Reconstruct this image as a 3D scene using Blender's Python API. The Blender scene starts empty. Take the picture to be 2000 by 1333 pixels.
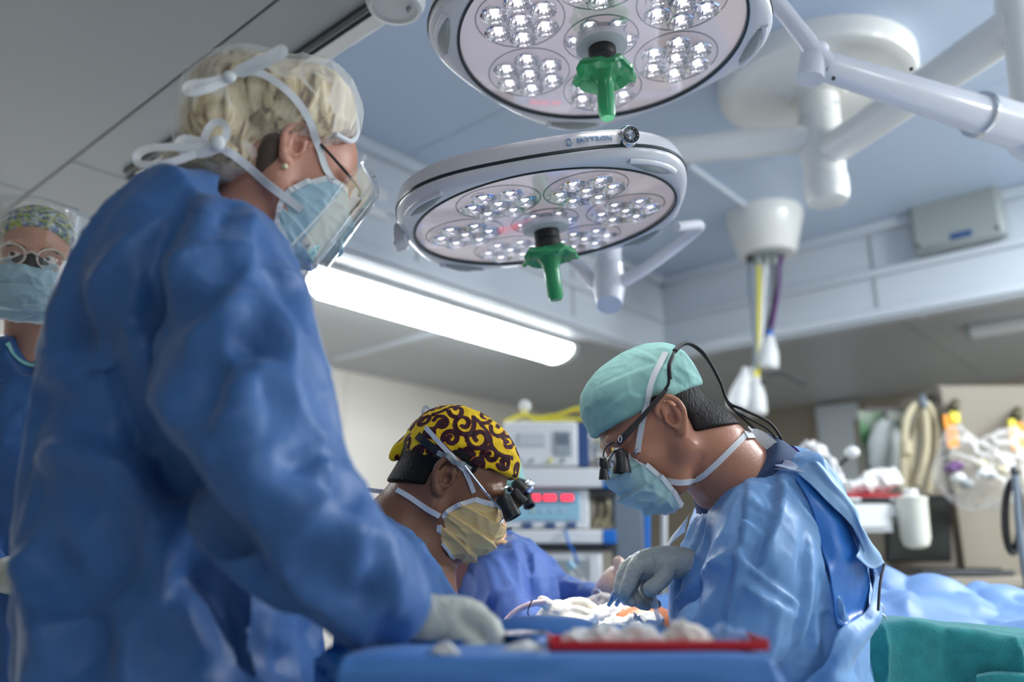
import bpy, math, random
import numpy as np
from mathutils import Vector, Matrix
from mathutils.bvhtree import BVHTree
S = bpy.context.scene
C = S.collection
rnd = random.Random(7)
PI = math.pi

# ---------------------------------------------------------------- camera
PITCH = math.radians(15.0); FPX = 1600.0; CAMZ = 1.1
cam = bpy.data.cameras.new('camera'); camo = bpy.data.objects.new('camera', cam); C.objects.link(camo)
camo.location = (0, 0, CAMZ); camo.rotation_euler = (math.radians(90) + PITCH, 0, 0)
cam.sensor_width = 36.0; cam.lens = FPX / 2000 * 36
cam.clip_start = 0.02
cam.dof.use_dof = True; cam.dof.focus_distance = 1.42; cam.dof.aperture_fstop = 1.5
S.camera = camo

# ---------------------------------------------------------------- view, world
S.view_settings.view_transform = 'Standard'; S.view_settings.look = 'None'
S.view_settings.gamma = 1.0; S.view_settings.use_curve_mapping = False
S.view_settings.exposure = 0.08
W = bpy.data.worlds.new('world'); S.world = W; W.use_nodes = True
W.node_tree.nodes['Background'].inputs[0].default_value = (.7, .8, 1, 1)
W.node_tree.nodes['Background'].inputs[1].default_value = 0.05

# room axes: u runs right-away, v runs left-away (the room stands diagonally to the lens)
UX = np.array([.664, .748, 0.]); VX = np.array([-.748, .664, 0.])
def R(u, v, z): return UX*u + VX*v + np.array([0, 0, z])
def area(name, loc, target, size, power, col=(1, 1, 1), sy=None):
    l = bpy.data.lights.new(name, 'AREA'); l.energy = power; l.color = col
    l.shape = 'RECTANGLE'; l.size = size; l.size_y = sy or size
    o = bpy.data.objects.new(name, l); C.objects.link(o); o.location = loc
    d = Vector(target) - Vector(loc); o.rotation_euler = d.to_track_quat('-Z', 'Y').to_euler()
    return o
# the room's other fluorescent fittings, all on the ceiling and outside the frame
area('ceiling_tube_light', R(.6, 3.05, 2.27), R(.6, 3.05, 0), .25, 26, (.93, .97, 1), 1.3)
area('ceiling_tube_light', R(-.2, -.6, 2.27), R(-.2, -.6, 0), .35, 9, (.86, .93, 1), 1.6)
area('ceiling_tube_light', R(3.3, -.4, 2.72), R(2.9, .2, 0), .5, 125, (.92, .96, 1), 1.4)
area('ceiling_tube_light', R(5.2, -1.2, 2.27), R(5.2, -1.2, 0), .3, 44, (1, .97, .9), 1.4)
def fill_point(loc, power, col=(.93, .97, 1)):  # unseen fill lights, added to brighten the ceiling recess
    l = bpy.data.lights.new('recess_fill_light', 'POINT'); l.energy = power; l.color = col; l.shadow_soft_size = .12
    o = bpy.data.objects.new('recess_fill_light', l); C.objects.link(o); o.location = loc
fill_point(R(2.5, -1.5, 2.34), 42); fill_point(R(1.5, -2.2, 2.34), 24)
# ---------------------------------------------------------------- pixel helpers
CP, SP = math.cos(PITCH), math.sin(PITCH)
def ray(px, py):
    cx = (px-1000)/FPX; cy = (666.5-py)/FPX
    return np.array([cx, CP - cy*SP, SP + cy*CP])
O0 = np.array([0, 0, CAMZ])
def P(px, py, Y):
    d = ray(px, py); return O0 + d*(Y/d[1])
def PZ(px, py, z):
    d = ray(px, py); return O0 + d*((z-CAMZ)/d[2])
def M(px, py, Y): return (Y/ray(px, py)[1])/FPX      # metres per pixel there
# ---------------------------------------------------------------- materials
def mat(name, col, rough=.5, metal=0., spec=.5, bump=None, var=None, emit=None, alpha=None, sheen=0., trans=0., coat=0., sss=0.):
    m = bpy.data.materials.new(name); m.use_nodes = True; nt = m.node_tree; b = nt.nodes['Principled BSDF']
    c = tuple(col) + (1,) if len(col) == 3 else col
    b.inputs['Base Color'].default_value = c; b.inputs['Roughness'].default_value = rough
    b.inputs['Metallic'].default_value = metal; b.inputs['Specular IOR Level'].default_value = spec
    if sheen: b.inputs['Sheen Weight'].default_value = sheen
    if trans: b.inputs['Transmission Weight'].default_value = trans
    if coat: b.inputs['Coat Weight'].default_value = coat; b.inputs['Coat Roughness'].default_value = .15
    if sss:
        b.inputs['Subsurface Weight'].default_value = sss; b.inputs['Subsurface Radius'].default_value = (.012, .005, .003); b.inputs['Subsurface Scale'].default_value = 1
    if emit: b.inputs['Emission Color'].default_value = tuple(emit[:3]) + (1,); b.inputs['Emission Strength'].default_value = emit[3]
    if alpha is not None: b.inputs['Alpha'].default_value = alpha
    tc = nt.nodes.new('ShaderNodeTexCoord')
    if var:       # (scale, amount, stretch)
        mp = nt.nodes.new('ShaderNodeMapping'); mp.inputs['Scale'].default_value = var[2] if len(var) > 2 else (1, 1, 1)
        n = nt.nodes.new('ShaderNodeTexNoise'); n.inputs['Scale'].default_value = var[0]; n.inputs['Detail'].default_value = 5
        r = nt.nodes.new('ShaderNodeMapRange'); r.inputs['From Min'].default_value = .3; r.inputs['From Max'].default_value = .7
        r.inputs['To Min'].default_value = 1-var[1]; r.inputs['To Max'].default_value = 1+var[1]
        mx = nt.nodes.new('ShaderNodeVectorMath'); mx.operation = 'SCALE'; mx.inputs[0].default_value = c[:3]
        nt.links.new(tc.outputs['Object'], mp.inputs[0]); nt.links.new(mp.outputs[0], n.inputs['Vector']); nt.links.new(n.outputs['Fac'], r.inputs['Value'])
        nt.links.new(r.outputs[0], mx.inputs['Scale']); nt.links.new(mx.outputs[0], b.inputs['Base Color'])
    if bump:      # list of (kind, scale, distance, stretch)
        prev = None
        for kind, sc, dist, st in bump:
            mp = nt.nodes.new('ShaderNodeMapping'); mp.inputs['Scale'].default_value = st
            nt.links.new(tc.outputs['Object'], mp.inputs[0])
            if kind == 'noise':
                n = nt.nodes.new('ShaderNodeTexNoise'); n.inputs['Detail'].default_value = 3; out = n.outputs['Fac']
            elif kind == 'ridge':
                n = nt.nodes.new('ShaderNodeTexNoise'); n.noise_type = 'RIDGED_MULTIFRACTAL'; n.inputs['Detail'].default_value = 2; n.inputs['Distortion'].default_value = .6; out = n.outputs['Fac']
            else:
                n = nt.nodes.new('ShaderNodeTexVoronoi'); n.feature = 'DISTANCE_TO_EDGE'; out = n.outputs['Distance']
            n.inputs['Scale'].default_value = sc; nt.links.new(mp.outputs[0], n.inputs['Vector'])
            bp = nt.nodes.new('ShaderNodeBump'); bp.inputs['Strength'].default_value = 1; bp.inputs['Distance'].default_value = dist
            nt.links.new(out, bp.inputs['Height'])
            if prev: nt.links.new(prev.outputs[0], bp.inputs['Normal'])
            prev = bp
        nt.links.new(prev.outputs[0], b.inputs['Normal'])
    return m
def srgb(r, g, b):
    f = lambda c: (c/255/12.92) if c/255 <= .04045 else ((c/255+.055)/1.055)**2.4
    return (f(r), f(g), f(b))
def gown_mat(name, col, rough=.5):
    return mat(name, col, rough, spec=.45, sheen=.15, var=(9, .12), bump=[('noise', 14, .008, (1, 1, .5)), ('ridge', 16, .0012, (1, 1, .6)), ('noise', 900, .0002, (1, 1, 1))])
M_ = {}
M_['gown_dark'] = gown_mat('blue_gown_cloth', srgb(50, 98, 158), .48)
M_['gown_mid'] = gown_mat('mid_blue_gown_cloth', srgb(84, 128, 188), .5)
M_['gown_far'] = gown_mat('far_blue_gown_cloth', srgb(84, 118, 190), .6)
M_['gown_light'] = gown_mat('light_blue_gown_cloth', srgb(118, 168, 222), .42)
M_['gown_plastic'] = mat('glossy_blue_film', srgb(30, 110, 200), .25, bump=[('ridge', 8, .008, (1, 1, .5))])
M_['drape_blue'] = mat('blue_drape', srgb(62, 120, 190), .55, sheen=.1, bump=[('ridge', 7, .006, (1, 1, .5)), ('noise', 700, .0002, (1, 1, 1))])
M_['drape_pale'] = mat('pale_blue_drape', srgb(118, 156, 208), .5, bump=[('ridge', 9, .004, (1, 1, 1)), ('noise', 700, .0002, (1, 1, 1))])
M_['drape_green'] = mat('green_towel', srgb(46, 136, 138), .9, spec=.1, sheen=.3, var=(40, .15), bump=[('vor', 260, .0012, (1, 1, .6))])
M_['white_paint'] = mat('white_enamel', srgb(226, 226, 222), .3, coat=.3)
M_['lamp_white'] = mat('lamp_enamel', srgb(214, 216, 224), .28, coat=.4)
M_['recess'] = mat('recess_panel', srgb(188, 203, 222), .32, var=(1.2, .03))
M_['cornice'] = mat('cornice_white', srgb(204, 212, 220), .35)
M_['ceil'] = mat('ceiling_panel', srgb(172, 175, 176), .38, var=(.9, .05))
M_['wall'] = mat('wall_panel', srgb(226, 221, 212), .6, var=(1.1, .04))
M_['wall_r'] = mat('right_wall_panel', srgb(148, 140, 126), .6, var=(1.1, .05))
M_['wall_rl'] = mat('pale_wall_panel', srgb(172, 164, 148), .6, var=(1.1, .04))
M_['floor'] = mat('vinyl_floor', srgb(186, 190, 192), .4, var=(6, .1))
M_['alu'] = mat('aluminium', (.6, .6, .61), .35, .9)
M_['chrome'] = mat('chrome', (.75, .76, .78), .12, 1)
M_['steel'] = mat('brushed_steel', (.62, .63, .65), .35, 1)
M_['black'] = mat('black_plastic', (.012, .012, .014), .4)
M_['rubber'] = mat('black_rubber', (.01, .01, .012), .6)
M_['dark_grey'] = mat('dark_grey_plastic', (.05, .052, .055), .45)
M_['grey'] = mat('grey_plastic', srgb(150, 158, 158), .5)
M_['greyblue'] = mat('grey_blue_plastic', srgb(110, 122, 134), .5)
M_['white'] = mat('white_plastic', srgb(226, 228, 228), .4)
M_['cream'] = mat('cream_hose', srgb(190, 180, 150), .5)
M_['blue_plastic'] = mat('blue_plastic', srgb(20, 110, 200), .4)
M_['navy'] = mat('navy_panel', srgb(50, 80, 130), .4)
M_['device_blue'] = mat('pale_blue_panel', srgb(150, 196, 216), .4)
M_['red'] = mat('red_plastic', srgb(190, 18, 40), .4)
M_['yellow'] = mat('yellow_hose', srgb(226, 214, 60), .5)
M_['orange'] = mat('orange_tag', srgb(236, 150, 20), .5)
M_['purple'] = mat('purple_hose', srgb(92, 40, 110), .5)
M_['green_film'] = mat('green_handle_cover', srgb(48, 150, 98), .25, bump=[('ridge', 30, .002, (1, 1, .4))])
M_['led_red'] = mat('red_digits', (.8, .02, .05), emit=(1, .04, .08, 2.6))
M_['screen'] = mat('grey_screen', srgb(160, 170, 176), .2)
M_['tube'] = mat('fluorescent_diffuser', (.9, .95, 1), emit=(.93, .97, 1, 24))
M_['led'] = mat('lamp_led', (1, 1, 1), emit=(1, .95, .96, 3.0))
M_['lens_plate'] = mat('lens_plate', srgb(214, 202, 212), .22, emit=(.9, .82, .88, .38), coat=.8, bump=[('noise', 14, .004, (1, 1, 1))])  # faint emission stands in for lamp light scattered over the plate
M_['reflector'] = mat('faceted_reflector', (.86, .86, .9), .1, 1, bump=[('vor', 60, .006, (1, 1, 1))])
M_['glove'] = mat('grey_latex', srgb(188, 192, 184), .42, bump=[('ridge', 26, .0015, (1, 1, 1))])
M_['glove_white'] = mat('white_latex', srgb(226, 220, 208), .4, bump=[('ridge', 26, .001, (1, 1, 1))])
M_['gauze'] = mat('white_gauze', srgb(232, 232, 230), .9, bump=[('ridge', 40, .003, (1, 1, 1)), ('noise', 500, .0006, (1, 1, 1))])
M_['tape'] = mat('white_tie', srgb(222, 226, 230), .8, bump=[('vor', 400, .0006, (1, 1, 1))])
M_['mask_blue'] = mat('pale_blue_mask', srgb(172, 204, 218), .75, bump=[('noise', 600, .0004, (1, 1, 1))])
M_['mask_green'] = mat('pale_green_mask', srgb(178, 214, 214), .7, bump=[('noise', 600, .0004, (1, 1, 1)), ('ridge', 30, .001, (1, 1, 1))])
M_['mask_yellow'] = mat('buff_mask', srgb(230, 200, 140), .75, bump=[('noise', 600, .0004, (1, 1, 1)), ('ridge', 30, .001, (1, 1, 1))])
M_['mask_orange_lit'] = mat('lit_buff_mask', srgb(244, 196, 140), .75)  # orange light on the buff mask is put into its colour
M_['cap_green'] = mat('pale_green_cap', srgb(142, 192, 186), .75, var=(60, .08), bump=[('ridge', 24, .003, (1, 1, 1)), ('noise', 500, .0005, (1, 1, 1))])
M_['scrub'] = mat('navy_scrub_cloth', srgb(58, 76, 112), .8, bump=[('noise', 900, .0004, (1, 1, 1))])
M_['purple_trim'] = mat('purple_binding', srgb(84, 50, 150), .6)
M_['teal_trim'] = mat('pale_teal_binding', srgb(140, 206, 204), .7)
def skin(name, c, r=.42): return mat(name, c, r, spec=.4, sss=.12, var=(22, .07), bump=[('noise', 260, .0005, (1, 1, 1))])
M_['skin_a'] = skin('skin_fair', srgb(192, 138, 118)); M_['skin_b'] = skin('skin_light', srgb(196, 150, 130))
M_['skin_c'] = skin('skin_brown', srgb(136, 92, 68), .38); M_['skin_d'] = skin('skin_ruddy', srgb(216, 150, 130)); M_['skin_e'] = skin('skin_tan', srgb(186, 130, 104), .36)
M_['hair_dark'] = mat('short_black_hair', (.012, .01, .01), .6, spec=.2, bump=[('noise', 260, .003, (1, 1, .25))])
def clear(name, col=(1, 1, 1), a=.12, rough=.05, k=.4, diffuse=False):
    m = bpy.data.materials.new(name); m.use_nodes = True; nt = m.node_tree; nt.nodes.clear()
    o = nt.nodes.new('ShaderNodeOutputMaterial'); mx = nt.nodes.new('ShaderNodeMixShader'); t = nt.nodes.new('ShaderNodeBsdfTransparent')
    g = nt.nodes.new('ShaderNodeBsdfPrincipled' if diffuse else 'ShaderNodeBsdfGlossy'); g.inputs[0].default_value = tuple(col) + (1,); g.inputs['Roughness'].default_value = rough
    f = nt.nodes.new('ShaderNodeFresnel'); f.inputs[0].default_value = 1.45
    ad = nt.nodes.new('ShaderNodeMath'); ad.operation = 'ADD'; ad.inputs[1].default_value = a; ad.use_clamp = True
    mu = nt.nodes.new('ShaderNodeMath'); mu.operation = 'MULTIPLY'; mu.inputs[1].default_value = k; nt.links.new(f.outputs[0], mu.inputs[0]); nt.links.new(mu.outputs[0], ad.inputs[0]); nt.links.new(ad.outputs[0], mx.inputs[0]); nt.links.new(t.outputs[0], mx.inputs[1]); nt.links.new(g.outputs[0], mx.inputs[2]); nt.links.new(mx.outputs[0], o.inputs[0])
    return m
M_['clear'] = clear('clear_plastic', (.9, .93, .95), .015)
M_['lens_cover'] = clear('lamp_glass', (.9, .85, .9), .03, .08)
M_['bag'] = clear('crinkled_bag_film', (.85, .85, .84), .04, .2, diffuse=True)
M_['film'] = clear('surgical_film', (.8, .85, .9), .22, .25, diffuse=True)
M_['net'] = clear('bouffant_mesh', (.86, .86, .84), .08, .7, k=.3, diffuse=True)
# ---------------------------------------------------------------- mesh building
def cr(pts, n):
    """Catmull-Rom through pts, n samples"""
    p = np.array(pts, float); m = len(p)
    if m == 2: t = np.linspace(0, 1, n)[:, None]; return p[0]*(1-t) + p[1]*t
    q = np.vstack([2*p[0]-p[1], p, 2*p[-1]-p[-2]]); t = np.linspace(0, m-1-1e-9, n); i = t.astype(int); f = (t-i)[:, None]
    a, b, c, d = q[i], q[i+1], q[i+2], q[i+3]
    return .5*((2*b) + (c-a)*f + (2*a-5*b+4*c-d)*f*f + (3*b-a-3*c+d)*f**3)
def unit(v): v = np.asarray(v, float); return v/(np.linalg.norm(v)+1e-12)
class MB:
    def __init__(s): s.V = []; s.F = []; s.n = 0
    def add(s, V, F):
        V = np.asarray(V, float); s.V.append(V); s.F += [tuple(int(i)+s.n for i in f) for f in F]; s.n += len(V); return s
    def box(s, c, size, X=(1, 0, 0), Y=(0, 1, 0), Z=(0, 0, 1)):
        c = np.asarray(c, float); X, Y, Z = [unit(a) for a in (X, Y, Z)]; h = np.asarray(size)/2
        V = [c + X*h[0]*a + Y*h[1]*b + Z*h[2]*d for a in (-1, 1) for b in (-1, 1) for d in (-1, 1)]
        return s.add(V, [(0, 1, 3, 2), (4, 6, 7, 5), (0, 4, 5, 1), (2, 3, 7, 6), (0, 2, 6, 4), (1, 5, 7, 3)])
    def tube(s, pts, r, n=10, k=None, cap=True):
        p = cr(pts, k) if k else np.array(pts, float); m = len(p)
        rr = np.interp(np.linspace(0, 1, m), np.linspace(0, 1, len(r)), r) if hasattr(r, '__len__') else np.full(m, r)
        T = np.gradient(p, axis=0); T /= np.linalg.norm(T, axis=1)[:, None]+1e-12
        a = np.cross(T[0], [0, 0, 1.]);
        if np.linalg.norm(a) < .1: a = np.cross(T[0], [0, 1., 0])
        a = unit(a); V = []
        for i in range(m):
            a = unit(a - T[i]*np.dot(a, T[i])); b = np.cross(T[i], a)
            for j in range(n):
                t = 2*PI*j/n; V.append(p[i] + rr[i]*(math.cos(t)*a + math.sin(t)*b))
        F = [(i*n+j, i*n+(j+1) % n, (i+1)*n+(j+1) % n, (i+1)*n+j) for i in range(m-1) for j in range(n)]
        if cap: F += [tuple(range(n))[::-1], tuple((m-1)*n+j for j in range(n))]
        return s.add(V, F)
    def lathe(s, prof, c=(0, 0, 0), X=(1, 0, 0), Y=(0, 1, 0), Z=(0, 0, 1), n=32, sx=1, sy=1, capa=True, capb=True):
        c = np.asarray(c, float); X, Y, Z = [unit(a) for a in (X, Y, Z)]; V = []
        for r, z in prof:
            for j in range(n):
                t = 2*PI*j/n; V.append(c + X*r*sx*math.cos(t) + Y*r*sy*math.sin(t) + Z*z)
        m = len(prof); F = [(i*n+j, i*n+(j+1) % n, (i+1)*n+(j+1) % n, (i+1)*n+j) for i in range(m-1) for j in range(n)]
        if capa: F.append(tuple(range(n))[::-1])
        if capb: F.append(tuple((m-1)*n+j for j in range(n)))
        return s.add(V, F)
    def ell(s, c, r, n=16, m=10, X=(1, 0, 0), Y=(0, 1, 0), Z=(0, 0, 1)):
        pr = [(max(1e-4, math.sin(PI*i/m)), -math.cos(PI*i/m)) for i in range(m+1)]
        c = np.asarray(c, float); X, Y, Z = [unit(a) for a in (X, Y, Z)]; V = []
        for a, z in pr:
            for j in range(n):
                t = 2*PI*j/n; V.append(c + X*r[0]*a*math.cos(t) + Y*r[1]*a*math.sin(t) + Z*r[2]*z)
        F = [(i*n+j, i*n+(j+1) % n, (i+1)*n+(j+1) % n, (i+1)*n+j) for i in range(m) for j in range(n)]
        return s.add(V, F)
    def ribbon(s, p, N, w, t=.0012):
        p = np.asarray(p); N = np.asarray(N); T = np.gradient(p, axis=0); m = len(p); V = []
        for i in range(m):
            b = unit(np.cross(T[i], N[i])); nn = unit(N[i])
            V += [p[i]+b*w/2+nn*t, p[i]-b*w/2+nn*t, p[i]-b*w/2-nn*t, p[i]+b*w/2-nn*t]
        F = [(i*4+j, i*4+(j+1) % 4, (i+1)*4+(j+1) % 4, (i+1)*4+j) for i in range(m-1) for j in range(4)]
        return s.add(V, F + [(3, 2, 1, 0), (m*4-4, m*4-3, m*4-2, m*4-1)])
    def sheet(s, G, th=.0015, nu=40, nv=40, wob=None, closed_v=False):
        """G[i][j] control points -> smooth thick sheet"""
        G = np.array(G, float); A = np.array([cr(row, nv) for row in G]); B = np.array([cr(A[:, j], nu) for j in range(nv)]).transpose(1, 0, 2)
        du = np.gradient(B, axis=0); dv = np.gradient(B, axis=1); N = np.cross(du, dv); N /= np.linalg.norm(N, axis=2)[..., None]+1e-12
        if wob is not None:
            B = B + N*wob(B, np.linspace(0, 1, nu)[:, None], np.linspace(0, 1, nv)[None, :])[..., None]
        T = B.reshape(-1, 3); U = (B-N*th).reshape(-1, 3); k = nu*nv
        F = []
        for i in range(nu-1):
            for j in range(nv-1):
                a = i*nv+j; F.append((a, a+1, a+nv+1, a+nv)); F.append((k+a, k+a+nv, k+a+nv+1, k+a+1))
        bd = [j for j in range(nv)] + [i*nv+nv-1 for i in range(1, nu)] + [(nu-1)*nv+j for j in range(nv-2, -1, -1)] + [i*nv for i in range(nu-2, 0, -1)]
        for a, b in zip(bd, bd[1:]+bd[:1]): F.append((b, a, k+a, k+b))
        return s.add(np.vstack([T, U]), F)
    def arrays(s): return np.vstack(s.V), s.F
def link(name, me, parent=None, loc=None):
    o = bpy.data.objects.new(name, me); C.objects.link(o)
    if parent: o.parent = parent
    if loc is not None: o.location = loc
    return o
def origin(o):
    p = np.zeros(3)
    while o is not None: p = p + np.array(o.location); o = o.parent
    return p
def mesh(name, V, F, m, parent=None, smooth=True, bevel=0, label=None, off=None):
    V = np.asarray(V, float); base = origin(parent) if parent else (np.asarray(off, float) if off is not None else np.zeros(3))
    me = bpy.data.meshes.new(name); me.from_pydata((V-base).tolist(), [], F if isinstance(F, list) else F.tolist()); me.update()
    if m: me.materials.append(m)
    if smooth:
        me.polygons.foreach_set('use_smooth', [True]*len(me.polygons))
        if smooth == 'auto': me.set_sharp_from_angle(angle=math.radians(38))
    o = link(name, me, parent)
    if not parent and off is not None: o.location = off
    if bevel:
        b = o.modifiers.new('bevel', 'BEVEL'); b.width = bevel; b.segments = 2; b.limit_method = 'ANGLE'
    if label: o['label'] = label
    return o
def build(mb, name, m, parent=None, **k):
    k.setdefault('smooth', 'auto'); V, F = mb.arrays(); return mesh(name, V, F, m, parent, **k)
def thing(name, label, cat, loc=(0, 0, 0), group=None):
    o = bpy.data.objects.new(name, None); C.objects.link(o); o.location = tuple(loc); o.empty_display_size = .05
    o['label'] = label; o['category'] = cat
    if group: o['group'] = group
    return o
def tag(o, label, cat, group=None):
    o['label'] = label; o['category'] = cat
    if group: o['group'] = group
    return o
def struct(mb, name, m, parent=None, **k):
    o = build(mb, name, m, parent, **k)
    if not parent: o['kind'] = 'structure'
    return o
# ---------------------------------------------------------------- noise
_rg = np.random.RandomState(3); _T = _rg.rand(32, 32, 32).astype(np.float32)
def vnoise(p):
    p = np.asarray(p); i = np.floor(p).astype(int); f = p-i; f = f*f*(3-2*f); i &= 31; j = (i+1) & 31
    x0, y0, z0 = i[..., 0], i[..., 1], i[..., 2]; x1, y1, z1 = j[..., 0], j[..., 1], j[..., 2]; fx, fy, fz = f[..., 0], f[..., 1], f[..., 2]
    a = _T[x0, y0, z0]*(1-fx)+_T[x1, y0, z0]*fx; b = _T[x0, y1, z0]*(1-fx)+_T[x1, y1, z0]*fx
    c = _T[x0, y0, z1]*(1-fx)+_T[x1, y0, z1]*fx; d = _T[x0, y1, z1]*(1-fx)+_T[x1, y1, z1]*fx
    return ((a*(1-fy)+b*fy)*(1-fz)+(c*(1-fy)+d*fy)*fz)*2-1
def ridged(p, o=3):
    r = 0; a = 1; t = 0
    for k in range(o): r = r + a*(1-np.abs(vnoise(p*2**k+k*7.3))*2.2).clip(-1, 1); t += a; a *= .5
    return r/t
# ---------------------------------------------------------------- implicit surfaces
def rotm(X, Y, Z): return np.array([unit(X), unit(Y), unit(Z)])
class Field:
    def __init__(s, lo, hi, h, M4=None):
        s.h = h; s.lo = np.array(lo, float); s.n = np.ceil((np.array(hi)-s.lo)/h).astype(int)+1
        s.ax = [(s.lo[i]+h*np.arange(s.n[i])).astype(np.float32) for i in range(3)]
        s.V = np.full(tuple(s.n), .15, np.float32)
    def sl(s, lo, hi, m):
        r = []
        for i in range(3):
            a = int(np.floor((lo[i]-m-s.lo[i])/s.h)); b = int(np.ceil((hi[i]+m-s.lo[i])/s.h))+1; a = max(a, 0); b = min(b, s.n[i])
            if b <= a: return None
            r.append(slice(a, b))
        return tuple(r)
    def put(s, lo, hi, f, k, op):
        q = s.sl(lo, hi, 2*k+4*s.h)
        if q is None: return
        x = s.ax[0][q[0]][:, None, None]; y = s.ax[1][q[1]][None, :, None]; z = s.ax[2][q[2]][None, None, :]
        d = f(x, y, z); c = s.V[q]
        if op == 'u':
            h = np.maximum(k-np.abs(c-d), 0)/k; s.V[q] = np.minimum(c, d)-h*h*k*.25
        elif op == 's':
            d = -d; h = np.maximum(k-np.abs(c-d), 0)/k; s.V[q] = np.maximum(c, d)+h*h*k*.25
    def ell(s, c, r, Rm=None, k=.012, op='u'):
        c = np.asarray(c, float); r = np.asarray(r, float); Rm = np.eye(3) if Rm is None else Rm
        e = np.sqrt(((Rm*r[:, None])**2).sum(0))
        def f(x, y, z):
            x = x-c[0]; y = y-c[1]; z = z-c[2]; k0 = 0; k1 = 0
            for i in range(3):
                a = Rm[i, 0]*x+Rm[i, 1]*y+Rm[i, 2]*z; k0 = k0+(a/r[i])**2; k1 = k1+(a/r[i]**2)**2
            k0 = np.sqrt(k0)+1e-6; return (k0*(k0-1)/(np.sqrt(k1)+1e-6)).astype(np.float32)
        s.put(c-e, c+e, f, k, op); return s
    def cone(s, a, b, ra, rb, k=.012, op='u'):
        a = np.asarray(a, float); b = np.asarray(b, float); ab = b-a; L = ab@ab+1e-12; rm = max(ra, rb)
        def f(x, y, z):
            x = x-a[0]; y = y-a[1]; z = z-a[2]; t = ((x*ab[0]+y*ab[1]+z*ab[2])/L).clip(0, 1)
            return (np.sqrt((x-t*ab[0])**2+(y-t*ab[1])**2+(z-t*ab[2])**2)-(ra+(rb-ra)*t)).astype(np.float32)
        s.put(np.minimum(a, b)-rm, np.maximum(a, b)+rm, f, k, op); return s
    def chain(s, pts, rs, k=.012, n=None, op='u'):
        p = cr(pts, n) if n else np.array(pts, float); rs = np.interp(np.linspace(0, 1, len(p)), np.linspace(0, 1, len(rs)), rs)
        for i in range(len(p)-1): s.cone(p[i], p[i+1], rs[i], rs[i+1], k, op)
        return s
    def cut(s, pt, nrm, k=.006):
        """keep the side against nrm"""
        n = unit(nrm); x = s.ax[0][:, None, None]; y = s.ax[1][None, :, None]; z = s.ax[2][None, None, :]
        d = ((x-pt[0])*n[0]+(y-pt[1])*n[1]+(z-pt[2])*n[2]).astype(np.float32)
        h = np.maximum(k-np.abs(s.V-d), 0)/k; s.V = np.maximum(s.V, d)+h*h*k*.25; return s
    def mesh(s):
        V = s.V.copy(); V[0] = V[-1] = .1; V[:, 0] = V[:, -1] = .1; V[:, :, 0] = V[:, :, -1] = .1
        ins = V < 0; n = s.n
        num = np.zeros(tuple(n-1)+(3,), np.float32); cnt = np.zeros(tuple(n-1), np.float32); edges = []
        for ax in range(3):
            a = [slice(None)]*3; b = [slice(None)]*3; a[ax] = slice(0, -1); b[ax] = slice(1, None)
            cr_ = ins[tuple(a)] != ins[tuple(b)]; idx = np.argwhere(cr_)
            v0 = V[tuple(a)][cr_]; v1 = V[tuple(b)][cr_]; t = v0/(v0-v1)
            pos = idx.astype(np.float32); pos[:, ax] += t
            o1, o2 = [(1, 2), (2, 0), (0, 1)][ax]
            ok = (idx[:, o1] > 0) & (idx[:, o2] > 0) & (idx[:, o1] < n[o1]-1) & (idx[:, o2] < n[o2]-1); idx = idx[ok]; pos = pos[ok]; flip = ins[tuple(a)][cr_][ok]
            cells = []
            for d1, d2 in ((0, 0), (1, 0), (1, 1), (0, 1)):
                c = idx.copy(); c[:, o1] -= d1; c[:, o2] -= d2; cells.append(c)
                np.add.at(num, (c[:, 0], c[:, 1], c[:, 2]), pos); np.add.at(cnt, (c[:, 0], c[:, 1], c[:, 2]), 1)
            edges.append((cells, flip))
        used = cnt > 0; ids = np.full(cnt.shape, -1, np.int64); ids[used] = np.arange(used.sum())
        vv = s.lo + (num[used]/cnt[used][:, None])*s.h
        Q = []
        for cells, flip in edges:
            q = np.stack([ids[c[:, 0], c[:, 1], c[:, 2]] for c in cells], 1)
            q[~flip] = q[~flip][:, ::-1]; Q.append(q)
        return vv.astype(float), np.vstack(Q)[:, ::-1]
def vnormals(V, F):
    n = np.cross(V[F[:, 2]]-V[F[:, 0]], V[F[:, 3]]-V[F[:, 1]]); N = np.zeros_like(V)
    for i in range(4): np.add.at(N, F[:, i], n)
    return N/(np.linalg.norm(N, axis=1)[:, None]+1e-12)
def relax(V, F, it=2, w=.5):
    for _ in range(it):
        A = np.zeros_like(V); c = np.zeros(len(V))
        for i in range(4):
            np.add.at(A, F[:, i], V[F[:, (i+1) % 4]]+V[F[:, (i+3) % 4]]); np.add.at(c, F[:, i], 2)
        V = V*(1-w)+A/c[:, None]*w
    return V
def bvh_of(V, F): return BVHTree.FromPolygons([tuple(v) for v in V], [tuple(int(i) for i in f) for f in F])
def outward(V, F, N):     # orientation check
    c = V.mean(0); return N if ((V-c)*N).sum() > 0 else -N
def cast(bv, px, py):
    d = ray(px, py); h = bv.ray_cast(Vector(O0), Vector(unit(d)))
    return (np.array(h[0]), np.array(h[1])) if h[0] is not None else (None, None)
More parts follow.
